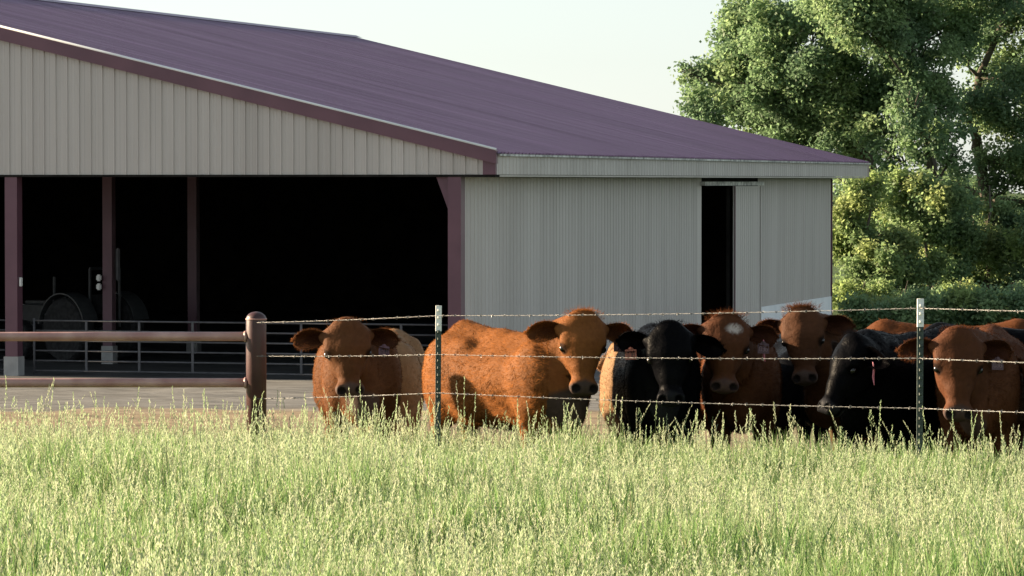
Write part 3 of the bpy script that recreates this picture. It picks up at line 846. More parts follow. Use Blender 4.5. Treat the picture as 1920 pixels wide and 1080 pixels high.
        VV += [np.concatenate([Vf,Vb])]; QQ += [fe+nv]; CC += [np.concatenate([Cf,Cb])]; TT += [np.full(2*m, 0.35 if color[0] > 0.03 else 0.1)]; MI += [np.zeros(len(fe))]
        nv += 2*m
        hair_src.append((Vf, Vb, Ne, uu, vv, axis_, side, face_n, s, e0, Le))
    Vall = np.concatenate(VV); Qall = np.concatenate(QQ)
    me = np_mesh('body', Vall, Qall, [M['hide'] if color[0] > 0.03 else M['hide_black'], M['eye']], True, np.concatenate(MI))
    color_attr(me, np.concatenate(CC)); ta = me.attributes.new('trans','FLOAT','POINT'); ta.data.foreach_set('value', np.concatenate(TT).astype(np.float32))
    body = link('body', me, root)
    # coat of fine hairs over the skin
    ok = (V[:,2] > 0.28)
    inhq = (np.abs(hq[:,1]) < 0.2) & (hq[:,2] > -0.3) & (hq[:,2] < 0.1) & (hq[:,0] > -0.1) & (hq[:,0] < 0.41)
    pf_ = A*ok[Q[:,0]]*np.where(inhq[Q[:,0]],3.0,1.0)*np.where(hq[Q[:,0],0] > 0.415, np.where(inhead[Q[:,0]], 0.15, 1), 1)
    pick = r.choice(len(Q), hairs, p=pf_/pf_.sum())
    w = r.dirichlet((1,1,1,1), hairs)
    pos = (V[Q[pick]]*w[:,:,None]).sum(1); nor = unit((N[Q[pick]]*w[:,:,None]).sum(1)); hc = (CC[0][Q[pick]]*w[:,:,None]).sum(1)
    qh = headc(pos)
    ish = (np.abs(qh[:,1]) < 0.19) & (qh[:,2] > -0.27) & (qh[:,0] > -0.08) & (qh[:,0] < 0.6)
    flow = np.tile(np.array((-1.0,0,-0.55)), (hairs,1))
    flow[:,0] += 0.6*np.sin(pos[:,2]*19+pos[:,0]*7+seed); flow[:,2] += 0.8*np.sin(pos[:,0]*23+pos[:,2]*15+1.7*np.sin(pos[:,0]*9))
    flow[ish] = a
    flow = flow - nor*(flow*nor).sum(1,keepdims=True)
    lift = np.where(ish, 0.12, 0.24)*r.uniform(0.4,1.6,hairs)
    d_ = unit(unit(flow) + nor*lift[:,None] + r.normal(0,0.28,(hairs,3)))
    ln = np.where(ish, 0.012, 0.026)*r.uniform(0.6,1.4,hairs)*S
    wd = np.where(ish, 0.0022, 0.0036)*np.ones(hairs)
    hc = hc*r.uniform(0.75,1.45,hairs)[:,None]
    hc = np.where(ish[:,None], hc/np.maximum(r.uniform(0.9,1.3,hairs)[:,None],0.1), hc)
    for s, ce in eyes:
        ln = np.where(np.linalg.norm(pos-ce,axis=1) < 0.040*hs, ln*0.12, ln)
    curl = np.zeros((hairs,3))
    for q in range(7):
        kv = unit(r.normal(0,1,3))*r.uniform(60,130); curl += unit(r.normal(0,1,3))[None,:]*np.sin(pos@kv+r.uniform(0,6.28)+1.5*np.sin(pos@(kv[::-1]*0.4)))[:,None]
    curl *= np.where(ish,0.05,0.15)[:,None]; curl -= nor*(curl*nor).sum(1,keepdims=True)
    d_ = unit(d_ + curl*1.2); nor_c = unit(nor + curl)
    hc = hc*np.clip(1+0.6*curl[:,2:3],0.7,1.4)
    sets = [(pos-nor*0.002, d_, ln, wd, unit(nor_c+np.where(ish,0.0,0.3)[:,None]*d_+r.normal(0,1,(hairs,3))*np.where(ish,0.10,0.30)[:,None]), hc)]
    # ear fringe
    for Vf, Vb, Ne, uu, vv, ax_, sd_, fn, s, e0, Le in hair_src:
        n_ = 1500
        i_ = r.choice(len(Vf), n_, p=(lambda p: p/p.sum())(0.04+np.where((np.abs(vv) > 0.7) | (uu > 0.86),1.0,0.12)))
        p_ = Vf[i_]+r.normal(0,0.006,(n_,3))
        outd = unit(sd_*vv[i_][:,None] + ax_*np.clip(uu[i_]*1.3-0.5,0.15,1)[:,None] + fn*0.25 + r.normal(0,0.25,(n_,3)))
        base_c = np.array(color)*(2.0 if color[0] > 0.03 else 1.5)
        sets.append((p_, outd, r.uniform(0.005,0.015,n_)*hs, np.full(n_,0.0024), unit(fn*0.5+outd+r.normal(0,0.3,(n_,3))), np.tile(base_c,(n_,1))*r.uniform(0.7,1.3,n_)[:,None]))
    for Vf, Vb, Ne, uu, vv, ax_, sd_, fn, s, e0, Le in hair_src:
        n_ = 350
        i_ = r.choice(np.where((np.abs(vv) < 0.75) & (uu > 0.12) & (uu < 0.7))[0], n_)
        outd = unit(fn*0.6 + ax_*0.8 + r.normal(0,0.35,(n_,3)))
        sets.append((Vf[i_]+r.normal(0,0.006,(n_,3)), outd, r.uniform(0.02,0.045,n_)*hs, np.full(n_,0.0018), unit(fn+r.normal(0,0.3,(n_,3))), np.tile(np.array(color)*0.9,(n_,1))*r.uniform(0.5,1.4,n_)[:,None]))
    # poll tuft, its hair colour raised to carry sunlight
    n_ = int(900 + 2600*tuft)
    py_ = np.round(np.clip(r.normal(0,0.048,n_),-0.11,0.11)*50)/50 + r.normal(0,0.005,n_); px_ = r.uniform(-0.055,0.07,n_); 
    p_ = np.array([H(x,y,-0.02-0.5*x*(x<0)-0.08*abs(y)-0.02) for x,y in zip(px_,py_)])
    outd = unit((-a)*r.uniform(0.3,1.1,n_)[:,None] + nn*r.uniform(-0.3,0.7,n_)[:,None] + la*(py_*7)[:,None] + r.normal(0,0.25,(n_,3)))
    sets.append((p_, outd, r.uniform(0.015,0.035+0.06*tuft,n_)*r.uniform(0.5,1.0,n_)*hs*(1-2.5*np.abs(py_)), np.full(n_,0.0022), unit(outd*0.4+nn+r.normal(0,0.3,(n_,3))), np.tile(np.array(color)*2.2,(n_,1))*r.uniform(0.6,1.4,n_)[:,None]))
    Pp = np.concatenate([q[0] for q in sets]); Dd = np.concatenate([q[1] for q in sets]); Ll = np.concatenate([q[2] for q in sets]); Ww = np.concatenate([q[3] for q in sets])
    Nn = np.concatenate([q[4] for q in sets]); Hc = np.concatenate([q[5] for q in sets])
    sdv = unit(np.cross(Dd, Nn + 1e-4)); n_ = len(Pp)
    mid = Pp + Dd*(Ll*0.55)[:,None]; 
    drop = np.zeros_like(Dd); drop[:,2] = -0.12*Ll
    TV = np.stack([Pp - sdv*(Ww/2)[:,None], Pp + sdv*(Ww/2)[:,None], Pp + Dd*Ll[:,None] + drop], 1).reshape(-1,3)
    hm_ = np_mesh('coat', TV, np.arange(3*n_).reshape(-1,3), [M['coat'] if color[0] > 0.03 else M['coat_black'], M['fringe']], True, np.where(np.arange(n_) < hairs, 0, 1))
    color_attr(hm_, np.repeat(Hc,3,axis=0))
    hm_.normals_split_custom_set_from_vertices(np.repeat(Nn,3,axis=0).tolist())
    ho = link('coat', hm_, root); ho['kind'] = 'stuff'
    # tail
    tl = MB().tube([B(-1.24,0,1.07),B(-1.31,0.01,0.95),B(-1.31,0.03,0.7),B(-1.29,0.02,0.42)], [0.035,0.026,0.02,0.014], 8)
    tail_me = tl.mesh('tail', M['hide'] if color[0] > 0.03 else M['hide_black'], True); color_attr(tail_me, np.tile(np.array(color)*0.9,(len(tail_me.vertices),1)))
    link('tail', tail_me, root)
    # ear tag or hanging strip
    for Vf, Vb, Ne, uu, vv, ax_, sd_, fn, s, e0, Le in hair_src:
        if s != tag_side: continue
        if tagc:
            c0 = e0 + ax_*Le*0.44 - sd_*0.060*hs + fn*0.035
            dn = unit(np.array((0,0,-1.0)) + ax_*tag_rot + loc_dir((0,-0.15,0))); rt = unit(np.cross(dn, fn)); nrm = unit(np.cross(rt, dn))
            if nrm.dot(loc_dir((0,-1,0))) < 0: nrm = -nrm
            pr2 = [(-0.014,0.0),(0.014,0.0),(0.02,0.012),(0.045,0.018),(0.045,0.092),(-0.045,0.092),(-0.045,0.018),(-0.02,0.012)]
            n8 = len(pr2)
            vs = [c0 + rt*x + dn*y + nrm*0.002 for x,y in pr2] + [c0 + rt*x + dn*y - nrm*0.002 for x,y in pr2]
            t_ = MB().add(vs, [tuple(range(n8)), tuple(range(n8,2*n8))[::-1]] + [(i,(i+1)%n8,n8+(i+1)%n8,n8+i) for i in range(n8)]).obj('ear_tag', TAGM[tagc], root)
            # printed digits as thin raised strokes
            seg = {'0':'abcdef','1':'bc','2':'abged','3':'abgcd','4':'fgbc','5':'afgcd','6':'afgedc','7':'abc','8':'abcdefg','9':'abcdfg'}
            g_ = MB(); txt = '518' if seed % 2 else '036'
            cw, ch = 0.016, 0.034
            for i, dch in enumerate(txt):
                ox = (i-1)*0.022; oy = 0.056
                L7 = {'a':(-1,-1,1,-1),'b':(1,-1,1,0),'c':(1,0,1,1),'d':(-1,1,1,1),'e':(-1,0,-1,1),'f':(-1,-1,-1,0),'g':(-1,0,1,0)}
                sg = 1 if unit(rt).dot(loc_dir((1,0,0))) > 0 else -1
                for q in seg[dch]:
                    x0_,y0_,x1_,y1_ = L7[q]
                    p0 = c0 + rt*sg*(ox+x0_*cw/2) + dn*(oy+y0_*ch/2) + nrm*0.003; p1 = c0 + rt*sg*(ox+x1_*cw/2) + dn*(oy+y1_*ch/2) + nrm*0.003
                    g_.tube([p0,p1], 0.0016, 4)
            g_.obj('tag_digits', TAGM['ink'] if tagc != 'dark' else TAGM['pale'], t_)
            MB().tube([c0-nrm*0.006-dn*(-0.006), c0+nrm*0.012+dn*0.006], 0.009, 10).obj('tag_button', TAGM[tagc], t_)
        if strip:
            c0 = e0 + ax_*Le*0.45 - sd_*0.05*hs + fn*0.025
            MB().tube([c0, c0+np.array((0,0,-0.05))+ax_*0.012, c0+np.array((0,0,-0.11))+ax_*0.004, c0+np.array((0,0,-0.17))+ax_*0.014],[0.004,0.009,0.009,0.003],6).obj('ear_strip', TAGM['pink'], root)
    return root

TAGM = {'purple': noise_mat('purple_tag', (0.075,0.035,0.055),(0.10,0.05,0.075),20,0.5), 'pink': noise_mat('pink_tag',(0.42,0.10,0.14),(0.5,0.15,0.2),20,0.5),
        'orange': noise_mat('orange_tag',(0.22,0.055,0.03),(0.27,0.08,0.045),20,0.5), 'dark': noise_mat('maroon_tag',(0.05,0.018,0.024),(0.075,0.03,0.036),20,0.5),
        'ink': noise_mat('tag_ink',(0.01,0.01,0.012),(0.02,0.02,0.02),20,0.6), 'pale': noise_mat('tag_pale_ink',(0.22,0.14,0.15),(0.28,0.18,0.19),20,0.6)}

cow('tan-faced red cow facing the camera between pipe post and wire post', (678,30.85), (0.10,-1), P(651,612,30.3), 8, 12, 2, 1.24, 1.0, (0.092,0.037,0.015),
    tagc='purple', tag_side=1, tuft=0.1, seed=1, ear_up=(0.22,0.08), nose=(0.13,0.085,0.07), wide=1.12, hw=1.06, fl=0.88, hairs=70000)
cow('pale tan cow standing rump-first behind the tan-faced cow', (738,34.0), (0.05,1), P(742,650,34.7), 180, 30, 0, 1.1, 1.0, TAN, hairs=30000, vox=0.02, seed=2)
cow('sunlit red cow seen along its flank, head turned to the camera', (1030,28.75), (0.64,-0.77), P(1097,597,28.35), 10, 13, -2, 1.22, 1.0, (0.152,0.056,0.0165),
    tagc='dark', tag_side=1, tuft=0.55, seed=3, ear_up=(0.12,0.12), nose=(0.075,0.05,0.042), hw=1.0, fl=0.92, hairs=120000, pitch=2.0, wide=1.08)
cow('pale tan cow mostly hidden between the sunlit cow\'s head and the front-facing black cow', (1194,32.6), (0.03,1), P(1200,650,33.3), 180, 30, 0, 1.1, 0.98, TAN, hairs=24000, vox=0.02, seed=4)
cow('black cow facing the camera with a tagged ear, beside the sunlit cow', (1243,28.6), (0.04,-1), P(1254,618,28.05), -4, 12, 2, 1.20, 1.0, BLACK, nose=(0.02,0.02,0.022),
    tagc='orange', tag_side=-1, tuft=0.3, seed=5, ear_up=(0.30,-0.1), hairs=60000, wide=0.98, hw=0.97, fl=0.92)
cow('red cow with a white forehead spot, beside the front-facing black cow', (1392,29.1), (-0.05,-1), P(1364,602,28.45), 2, 12, -3, 1.18, 1.0, RED,
    spot=1, tag_side=1, strip=True, tagc='dark', tuft=0.8, seed=6, ear_up=(0.0,0.16), nose=(0.12,0.07,0.06), hw=1.05, fl=0.89, hairs=70000)
cow('red cow with a spiky poll looking over the others before the white wall base', (1590,30.1), (-0.92,-0.38), P(1502,588,29.6), -8, 14, 4, 1.18, 1.0, (0.072,0.029,0.013),
    tuft=1.0, seed=7, ear_up=(0.10,0.10), nose=(0.13,0.085,0.07), hw=0.97, fl=0.92, hairs=70000)
cow('black cow with its head turned aside and a pink ear strip', (1640,28.1), (-0.62,-0.78), P(1588,634,27.6), -56, 27, 0, 1.06, 1.0, BLACK, nose=(0.03,0.03,0.034),
    strip=True, tag_side=1, tuft=0.5, hw=0.9, fl=1.08, seed=8, ear_up=(0.25,-0.05), hairs=70000)
cow('red cow in the rear whose back rises above the others before the trees', (1890,32.3), (0.97,-0.2), P(1965,610,32.2), 60, 26, 0, 1.12, 1.05, (0.088,0.03,0.010), hairs=30000, vox=0.02, seed=9)
cow('red cow facing the camera beside the right wire post', (1836,27.6), (-0.22,-1), P(1802,630,27.1), 4, 11, -2, 1.22, 1.0, RED,
    tagc='dark', tag_side=1, tuft=0.15, seed=10, ear_up=(0.10,0.16), nose=(0.09,0.055,0.045), hw=1.02, fl=0.98, hairs=70000, wide=1.05)
cow('black cow whose back shows behind the rightmost front-facing red cow', (2010,29.5), (0.95,0.1), P(2110,610,29.4), 75, 28, 0, 1.12, 1.04, BLACK, nose=(0.02,0.02,0.022), hairs=30000, vox=0.02, seed=11)
cow('red cow cut off by the photo\'s right edge, one ear showing', (2075,27.9), (-0.9,-0.45), P(1962,658,27.5), 0, 24, 0, 1.15, 0.96, RED, hairs=24000, vox=0.02, seed=12, ear_up=(0.1,0.1))

cow('dark red cow in the gap behind the black and white-spotted cattle', (1315,31.9), (0.06,1), P(1320,660,32.6), 180, 30, 0, 1.1, 0.93, (0.09,0.03,0.012), hairs=20000, vox=0.02, seed=13)
cow('black cow glimpsed low behind the white-spotted and spiky-polled cattle', (1478,32.9), (-0.05,1), P(1478,670,33.6), 180, 30, 0, 1.1, 0.93, BLACK, hairs=14000, vox=0.02, seed=14)

# ------------------------------------------------------------------ trees and shrubs
def leaf_cloud(centers, radii, count, size, cols, r, flat=0.75, vert=0.0):
    """many leaf-sized kites spread through lobes; returns arrays"""
    vol = np.array(radii)**2.0
    pick = r.choice(len(centers), count, p=vol/vol.sum())
    d = unit(r.normal(0,1,(count,3)))
    rad = np.array(radii)[pick]*(r.uniform(0.05,1,count)**0.55)*(1+0.22*np.sin(d[:,0]*5+pick)*np.sin(d[:,2]*6+pick*1.7))
    c = np.array(centers)[pick] + d*rad[:,None]*np.array((1,1,flat))
    c += r.normal(0,0.16,(count,3))
    n = unit(d*0.45 + r.normal(0,0.75,(count,3)) + np.array((0,0,0.75)))
    t = unit(np.cross(n, r.normal(0,1,(count,3)))); t[:,2] -= vert; t = unit(t - n*(t*n).sum(1,keepdims=True))
    b = np.cross(n, t)
    s = size*r.uniform(0.6,1.35,count)
    V = np.stack([c - t*(s*0.5)[:,None], c + b*(s*0.34)[:,None] - n*(s*0.08)[:,None], c + t*(s*0.55)[:,None] - n*(s*0.15)[:,None], c - b*(s*0.34)[:,None] - n*(s*0.08)[:,None]], 1)
    cols = np.array(cols); w = r.uniform(0,1,(count,1)); ci = r.integers(0,len(cols),len(centers))[pick]
    base = 1.42*cols[ci]*(0.75+0.5*w)
    return V.reshape(-1,3), np.repeat(base,4,axis=0)

def tree(name, label, cat, group, base, lobes, trunk_r, limb_pts, count, size, cols, seed, flat=0.78):
    r = np.random.default_rng(seed)
    root = empty(name, base); tag(root, label, cat, group)
    B0 = np.array(base)
    C = [np.array(l[0])-B0 for l in lobes]; Rr = [l[1] for l in lobes]
    sub_c, sub_r = [], []
    for c, q in zip(C, Rr):                               # break every lobe into leafy sub-clumps on its surface
        m = max(5, int(9*q/1.3))
        for i in range(m):
            d = unit(r.normal(0,1,3)); sub_c.append(c + d*q*r.uniform(0.45,1.0)*np.array((1,1,flat))); sub_r.append(q*r.uniform(0.34,0.66))
    V, col = leaf_cloud(sub_c, sub_r, count, size, cols, r, flat)
    me = np_mesh('crown', V, np.arange(len(V)).reshape(-1,4), [M['leaf']], False); color_attr(me, col)
    link('crown', me, root)
    # trunk and limbs
    t = MB(); pts = [np.array(p, float) for p in limb_pts]
    n = len(pts); rad = [trunk_r*(1-0.75*i/(n-1)) for i in range(n)]
    rad[0] *= 1.35
    t.tube(pts, rad, 10)
    t.obj('trunk', M['bark'], root, True)
    lm = MB()
    for c, q in zip(C, Rr):
        k_ = min(range(1,n), key=lambda i: np.linalg.norm(pts[i]-c) + (1.2 if pts[i][2] > c[2] else 0))
        p0 = pts[k_]; mid = 0.5*(p0+c) + np.array((r.normal(0,0.25), r.normal(0,0.25), -0.25*np.linalg.norm(c-p0)*0.5))
        r0 = min(rad[k_]*0.6, 0.05+0.035*np.linalg.norm(c-p0))
        lm.tube([p0, 0.6*p0+0.4*mid, mid, c], [r0, r0*0.8, r0*0.55, r0*0.25], 6)
        for i in range(5):
            e = c + unit(r.normal(0,1,3))*q*0.85
            lm.tube([0.4*mid+0.6*c, 0.5*(c+e)+r.normal(0,0.08,3), e], [r0*0.35, r0*0.25, 0.012], 4)
    lm.obj('limbs', M['bark'], root, True)
    return root

GREENS = [(0.122,0.190,0.098),(0.148,0.222,0.108),(0.18,0.25,0.118),(0.104,0.165,0.090)]
YELLOW = [(0.195,0.255,0.095),(0.165,0.225,0.09),(0.13,0.19,0.085),(0.215,0.26,0.105)]
def lobes_from(pxl, d, spread, seed):
    r = np.random.default_rng(seed); out = []
    for x, y, rp in pxl:
        dd = d + r.uniform(-spread, spread); out.append((tuple(P(x,y,dd)), rp/F_PX*d))
    return out
TG = 'big trees beyond the barn'
# left oak: rounded crown over the roof end
d = 150.0
lob = lobes_from([(1420,40,62),(1385,95,60),(1345,150,52),(1330,205,48),(1290,140,20),(1296,165,18),(1420,150,75),(1480,90,80),(1400,215,60),(1470,200,75),(1545,140,80),
                  (1530,60,62),(1550,230,75),(1600,190,70),(1480,265,50),(1600,280,60),(1545,300,50),(1440,10,40)], d, 3.0, 21)
b = P(1655,0,d); b.z = BG
tree('oak_tree', 'broad rounded green tree overhanging the far roof end', 'tree', TG, b, lob, 0.34,
     [(0,0,-0.3),(0.15,0,2.0),(-0.1,0,4.2),(-0.7,0,6.0),(-1.9,0,7.4),(-3.4,0,8.8),(-4.6,0,9.6)], 98000, 0.165, GREENS, 31)
d = 146.0
lob = lobes_from([(1570,20,70),(1640,-20,90),(1640,70,75),(1700,20,85),(1720,110,75),(1660,160,60),(1770,60,70),(1800,-30,95),(1700,210,55),(1760,190,50),(1640,240,45),
                  (1730,-90,110),(1610,-70,70),(1690,290,45),(1740,270,50),(1780,300,45),(1650,330,45),(1720,350,45),(1780,250,40),(1640,390,45),(1700,420,45),(1600,350,40),(1790,400,45),(1750,150,60)], d, 3.0, 22)
b = P(1765,0,d); b.z = BG
tree('oak_tree', 'tall green tree rising out of frame between its two neighbours', 'tree', TG, b, lob, 0.30,
     [(0,0,-0.3),(-0.1,0,2.4),(-0.25,0,4.6),(-0.6,0,6.6),(-0.9,0,8.6),(-1.3,0,10.6),(-1.4,0,12.2)], 98000, 0.165, GREENS, 32)
d = 152.0
lob = lobes_from([(1850,150,60),(1900,60,60),(1890,190,65),(1930,270,75),(1850,-40,60),(1950,-10,80),(1960,130,90),(1990,250,90),(1830,235,45),(1900,330,60),(1960,380,80),(2030,60,110),(2040,330,100),(1820,90,35),(1860,300,35),(1820,380,40),(1880,400,45),(1790,340,35),(1840,440,45),(1900,470,50),(1840,190,40),(1880,120,45),(1860,60,45)], d, 3.0, 23)
b = P(1862,0,d); b.z = BG
tree('oak_tree', 'dark-trunked tree at the photo\'s right edge with sky gaps', 'tree', TG, b, lob, 0.33,
     [(0,0,-0.3),(-0.05,0,2.2),(-0.25,0,4.0),(-0.55,0,5.6),(-0.8,0,7.2),(-0.6,0,9.0),(0.2,0,10.8),(0.6,0,12.2)], 84000, 0.165, [tuple(np.array(g)*0.9) for g in GREENS], 33)
SG = 'young trees and brush below the big trees'
for i, (px, dd, pl_, cnt, lab, cl) in enumerate((
    (1625,141,[(1600,400,42),(1640,440,48),(1590,470,40),(1650,500,50),(1600,540,48),(1680,560,45),(1620,350,34),(1590,590,40),(1690,460,38),(1640,600,45)], 30000, 'yellow-green young tree right against the barn\'s far corner', YELLOW),
    (1740,143,[(1700,400,40),(1750,440,45),(1720,500,48),(1780,500,42),(1740,560,45),(1770,370,35),(1700,340,34),(1800,440,36),(1690,590,40)], 26000, 'bushy young tree with thin pale stems behind the white-tipped post', YELLOW+GREENS),
    (1850,145,[(1820,520,42),(1860,470,46),(1890,540,46),(1840,580,40),(1800,570,40),(1910,440,44),(1870,400,36)], 20000, 'green brush beneath the dark-trunked tree', GREENS+YELLOW),
    (1950,144,[(1930,500,46),(1960,440,50),(1920,570,42),(1980,560,52),(2020,480,60)], 14000, 'green brush cut by the right edge of the photo', GREENS+YELLOW))):
    b = P(px,0,dd); b.z = BG
    tree('young_tree', lab, 'young tree', SG, b, lobes_from(pl_, dd, 1.2, 40+i), 0.10,
         [(0,0,-0.2),(0.1,0,1.2),(-0.1,0.1,2.4),(0.15,0,3.6),(0.1,0,4.6)], int(cnt*1.5), 0.15, cl, 50+i)
for i, (px, dd, pl_, cnt, lab, cl) in enumerate((
    (1620,136.5,[(1590,560,30),(1620,575,34),(1650,560,32),(1605,595,30),(1640,600,32)], 15000, 'low leafy shrub nearest the barn\'s white wall base', YELLOW),
    (1700,137.5,[(1680,565,32),(1710,580,36),(1740,565,32),(1700,605,34),(1735,600,30)], 15000, 'low leafy shrub directly behind the right wire post', GREENS),
    (1800,137,[(1770,575,32),(1800,560,36),(1835,575,34),(1790,605,34),(1830,605,34)], 15000, 'low leafy shrub above the face of the right front-facing cow', YELLOW+GREENS),
    (1900,138,[(1870,575,34),(1905,560,38),(1940,580,36),(1890,605,34),(1930,610,34)], 15000, 'low leafy shrub above the black cow at the right edge', GREENS))):
    b = P(px,0,dd); b.z = BG
    tree('low_shrub', lab, 'shrub', 'low shrubs along the yard edge', b, lobes_from(pl_, dd, 0.7, 60+i), 0.05,
         [(0,0,-0.1),(0.05,0,0.3),(-0.05,0,0.7),(0.05,0,1.1)], cnt, 0.12, cl, 70+i)
for i, (px, dd, pl_, lab) in enumerate((
    (1622,106,[(1600,590,26),(1625,580,30),(1655,592,28),(1640,612,28)], 'shaded dark green bush behind the spiky-polled cow\'s back'),
    (1702,104,[(1680,585,30),(1705,578,30),(1735,590,32),(1715,612,30)], 'shaded dark green bush at the foot of the right wire post'),
    (1790,105,[(1765,588,30),(1795,575,32),(1825,585,30),(1800,610,30)], 'shaded dark green bush over the rear red cow\'s back'),
    (1880,104,[(1850,575,34),(1885,582,32),(1915,578,34),(1945,590,34),(1890,608,30)], 'shaded dark green bush over the black back at the right edge'))):
    b = P(px,0,dd); b.z = BG
    tree('bush', lab, 'bush', 'shaded bushes beside the barn', b, lobes_from(pl_, dd, 0.5, 90+i), 0.05,
         [(0,0,-0.1),(0.05,0,0.3),(-0.05,0,0.7),(0.05,0,1.0)], 11000, 0.11, GREENS+YELLOW, 95+i)
# far wood closing the view behind the trees
r = np.random.default_rng(77); cs, rs = [], []
for i in range(90):
    cs.append(np.array((r.uniform(10,60), r.uniform(215,245), BG+r.uniform(0.2,4.2)))); rs.append(r.uniform(1.2,2.4))
V, col = leaf_cloud(cs, rs, 26000, 0.55, [(0.06,0.10,0.05),(0.08,0.12,0.055)], r, 0.9)
me = np_mesh('far_woods', V, np.arange(len(V)).reshape(-1,4), [M['leaf']], False); color_attr(me, col)
tag(link('far_woods', me), 'distant green woods glimpsed between the trunks', 'woods', kind='stuff')

# ------------------------------------------------------------------ tall seeding grass
def grass_patch(seed, rad=0.36, blades=330, stems=62, bh=1.0):
    r = np.random.default_rng(seed); V, T, C = [], [], []
    def tri(vs, fs, c):
        o = len(V); V.extend(vs); T.extend([(f[0]+o,f[1]+o,f[2]+o) for f in fs]); C.extend([c]*len(vs) if not isinstance(c, list) else c)
    for i in range(blades):
        q = rad*math.sqrt(r.uniform()); an = r.uniform(0,6.283); p = np.array((q*math.cos(an), q*math.sin(an), -0.03))
        h = r.uniform(0.20,0.50)*bh; lean = r.uniform(0.05,0.45)*h; la_ = r.uniform(0,6.283); ld = np.array((math.cos(la_), math.sin(la_), 0))
        wa = r.uniform(0,6.283); wv = np.array((math.cos(wa), math.sin(wa), 0))*r.uniform(0.0030,0.0068)
        m1 = p + ld*lean*0.25 + np.array((0,0,h*0.55)); tip = p + ld*lean + np.array((0,0,h*(1-0.25*lean/h)))
        g = np.array(((0.165,0.285,0.085),(0.21,0.335,0.11),(0.28,0.38,0.17),(0.115,0.22,0.065))[r.integers(0,4)])*r.uniform(0.8,1.2)
        if r.uniform() < 0.10: g = np.array((0.26,0.27,0.14))
        tri([p-wv*0.7, p+wv*0.7, m1+wv, m1-wv, tip], [(0,1,2),(0,2,3),(3,2,4)], tuple(g))
    for i in range(stems):
        q = rad*math.sqrt(r.uniform()); an = r.uniform(0,6.283); p = np.array((q*math.cos(an), q*math.sin(an), -0.03))
        h = r.uniform(0.30,0.56) if r.uniform() < 0.91 else r.uniform(0.58,0.82)
        la_ = r.uniform(0,6.283); lean = abs(r.normal(0,0.16))*h; ld = np.array((math.cos(la_), math.sin(la_), 0))
        def at(t): return p + ld*lean*t*t + np.array((0,0,h*t - 0.10*lean*t*t))
        wa = r.uniform(0,6.283); wv = np.array((math.cos(wa), math.sin(wa), 0))*0.0016
        sc = tuple(np.array((0.19,0.27,0.12))*r.uniform(0.8,1.2))
        a_, b_, c_ = at(0), at(0.5), at(1.0)
        tri([a_-wv, a_+wv, b_+wv, b_-wv, c_], [(0,1,2),(0,2,3),(3,2,4)], sc)
        kind = r.uniform(); plen = r.uniform(0.11,0.19); t0 = 1-plen/h
        cream = np.array((0.43,0.465,0.30))*r.uniform(0.75,1.2) if kind < 0.6 else np.array((0.33,0.41,0.225))*r.uniform(0.8,1.2)
        open_ = r.uniform(0.003,0.009) if kind < 0.7 else r.uniform(0.012,0.030)
        ns = int(r.integers(20,30))
        for k_ in range(ns):
            t = t0 + (1-t0)*(k_+r.uniform())/ns
            off = open_*(1-(t-t0)/(1-t0))**0.7+0.002
            a2 = r.uniform(0,6.283); od = np.array((math.cos(a2), math.sin(a2), 0))
            c = at(t) + od*off*r.uniform(0.4,1.2)
            dv = unit(np.array((0,0,1.0)) + od*r.uniform(0.1,0.5) + ld*lean/h); L_ = r.uniform(0.013,0.023); w_ = r.uniform(0.0023,0.0040)
            sv = unit(np.cross(dv, r.normal(0,1,3)))*w_
            cc = tuple(cream*r.uniform(0.8,1.2))
            tri([c-dv*L_/2, c+sv, c+dv*L_/2, c-sv], [(0,1,2),(0,2,3)], cc)
    me = np_mesh('grass_tuft', np.array(V), np.array(T), [M['grass']], False); color_attr(me, np.array(C)*1.0)
    return bpy.data.objects.new('grass_tuft', me)
gcol = bpy.data.collections.new('grass_tufts')
for i in range(6): gcol.objects.link(grass_patch(100+i, 0.36, (280,390,480,320,520,280)[i], (48,24,12,34,7,42)[i], (1,1.1,1.2,1,1.25,1)[i]))
for i in range(2): gcol.objects.link(grass_patch(200+i, 0.34, 150, 26))

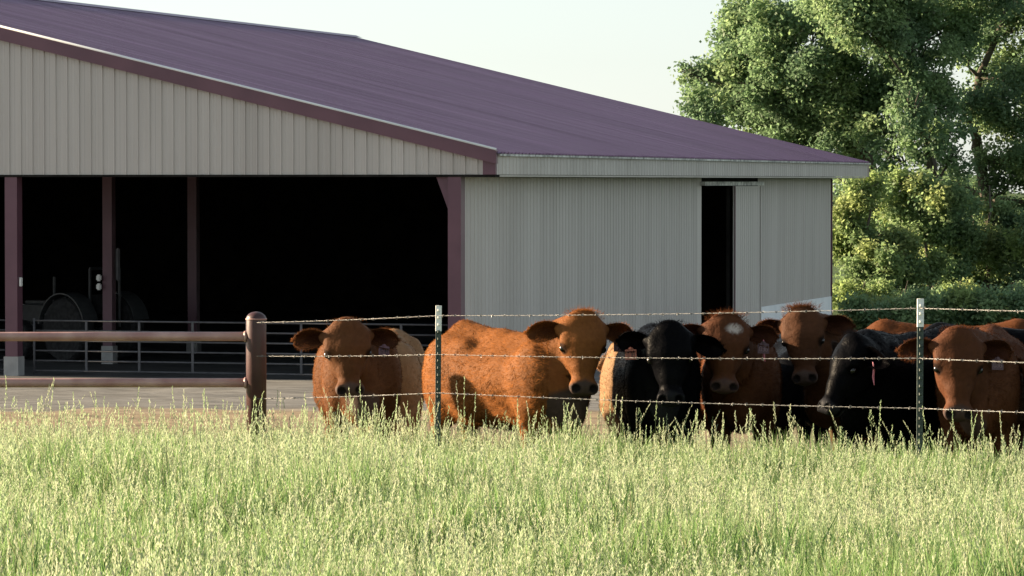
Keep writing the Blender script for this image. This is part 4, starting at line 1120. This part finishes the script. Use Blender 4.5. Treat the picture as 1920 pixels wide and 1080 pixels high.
def fence_depth(x): return np.interp(x, [-9,-2.02,-0.56,2.55,4.9], [29.6,29.5,28.0,25.0,22.6])
def scatter():
    r = np.random.default_rng(5); pts, rot, scl, pk = [], [], [], []
    step = 0.30
    for y in np.arange(11.2, 33.5, step):
        hw = y*0.137*1.10 + 0.9
        for x in np.arange(-hw, hw, step):
            xx_, yy_ = x + r.uniform(-.15,.15), y + r.uniform(-.15,.15)
            edge = yy_ - fence_depth(xx_)
            mix = 0.5+0.5*math.sin(xx_*1.7+1.3*math.sin(yy_*0.9))*math.sin(yy_*1.3+xx_*0.6) - 0.25*np.clip((17-yy_)/5,-1,1)
            k_ = int(r.choice((0,3,5))) if r.uniform() < mix else int(r.choice((1,2,4)))
            lim = (2.3 if xx_ > 0.3 else 0.9) if xx_ > -1.9 else 0.0
            hgt = 1.0 + 0.14*math.sin(xx_*1.1+yy_*0.7) + 0.13*math.sin(xx_*3.1-yy_*1.9+1) + 0.08*math.sin(xx_*6.3+yy_*4.1)
            if xx_ > 0.3 and edge > 0.9: hgt *= 0.82
            if edge > lim + 0.35*math.sin(xx_*2.1):
                lim2 = 3.5 if xx_ > -1.6 else 1.2
                if edge > lim2 or r.uniform() < 0.45 + 0.3*(edge > 1): continue
                k_ = 6 + int(r.integers(0,2)); hgt *= 0.9 if xx_ > -2.4 else 0.5
            pts.append((xx_, yy_, gz(yy_))); rot.append((r.normal(0,0.05), r.normal(0,0.05), r.uniform(0,6.283)))
            s_ = hgt*r.uniform(0.85,1.15)*float(np.interp(xx_,[-2.5,-0.5,1.0],[0.90,0.86,0.76])); scl.append((1.0,1.0,s_)); pk.append(k_)
    me = bpy.data.meshes.new('tall_grass'); me.from_pydata(pts, [], [])
    for nm, tp, dat, key in (('rot','FLOAT_VECTOR',rot,'vector'),('scl','FLOAT_VECTOR',scl,'vector'),('pick','INT',pk,'value')):
        at = me.attributes.new(nm, tp, 'POINT'); at.data.foreach_set(key, np.array(dat, np.int32 if tp == 'INT' else np.float32).ravel())
    me.materials.append(M['grass'])
    o = link('tall_grass', me)
    ng = bpy.data.node_groups.new('tall_grass_scatter', 'GeometryNodeTree')
    ng.interface.new_socket('Geometry', in_out='INPUT', socket_type='NodeSocketGeometry'); ng.interface.new_socket('Geometry', in_out='OUTPUT', socket_type='NodeSocketGeometry')
    N, L = ng.nodes, ng.links
    gi, go = N.new('NodeGroupInput'), N.new('NodeGroupOutput')
    ip = N.new('GeometryNodeInstanceOnPoints'); ci = N.new('GeometryNodeCollectionInfo')
    ci.inputs['Collection'].default_value = gcol; ci.inputs['Separate Children'].default_value = True; ci.inputs['Reset Children'].default_value = True
    ip.inputs['Pick Instance'].default_value = True
    def attr(nm, tp):
        n = N.new('GeometryNodeInputNamedAttribute'); n.data_type = tp; n.inputs['Name'].default_value = nm; return n.outputs['Attribute']
    L.new(gi.outputs[0], ip.inputs['Points']); L.new(ci.outputs[0], ip.inputs['Instance'])
    L.new(attr('pick','INT'), ip.inputs['Instance Index']); L.new(attr('rot','FLOAT_VECTOR'), ip.inputs['Rotation']); L.new(attr('scl','FLOAT_VECTOR'), ip.inputs['Scale'])
    L.new(ip.outputs[0], go.inputs[0])
    md = o.modifiers.new('scatter', 'NODES'); md.node_group = ng
    tag(o, 'tall pale green seeding grass filling the foreground', 'grass', kind='stuff')
scatter()
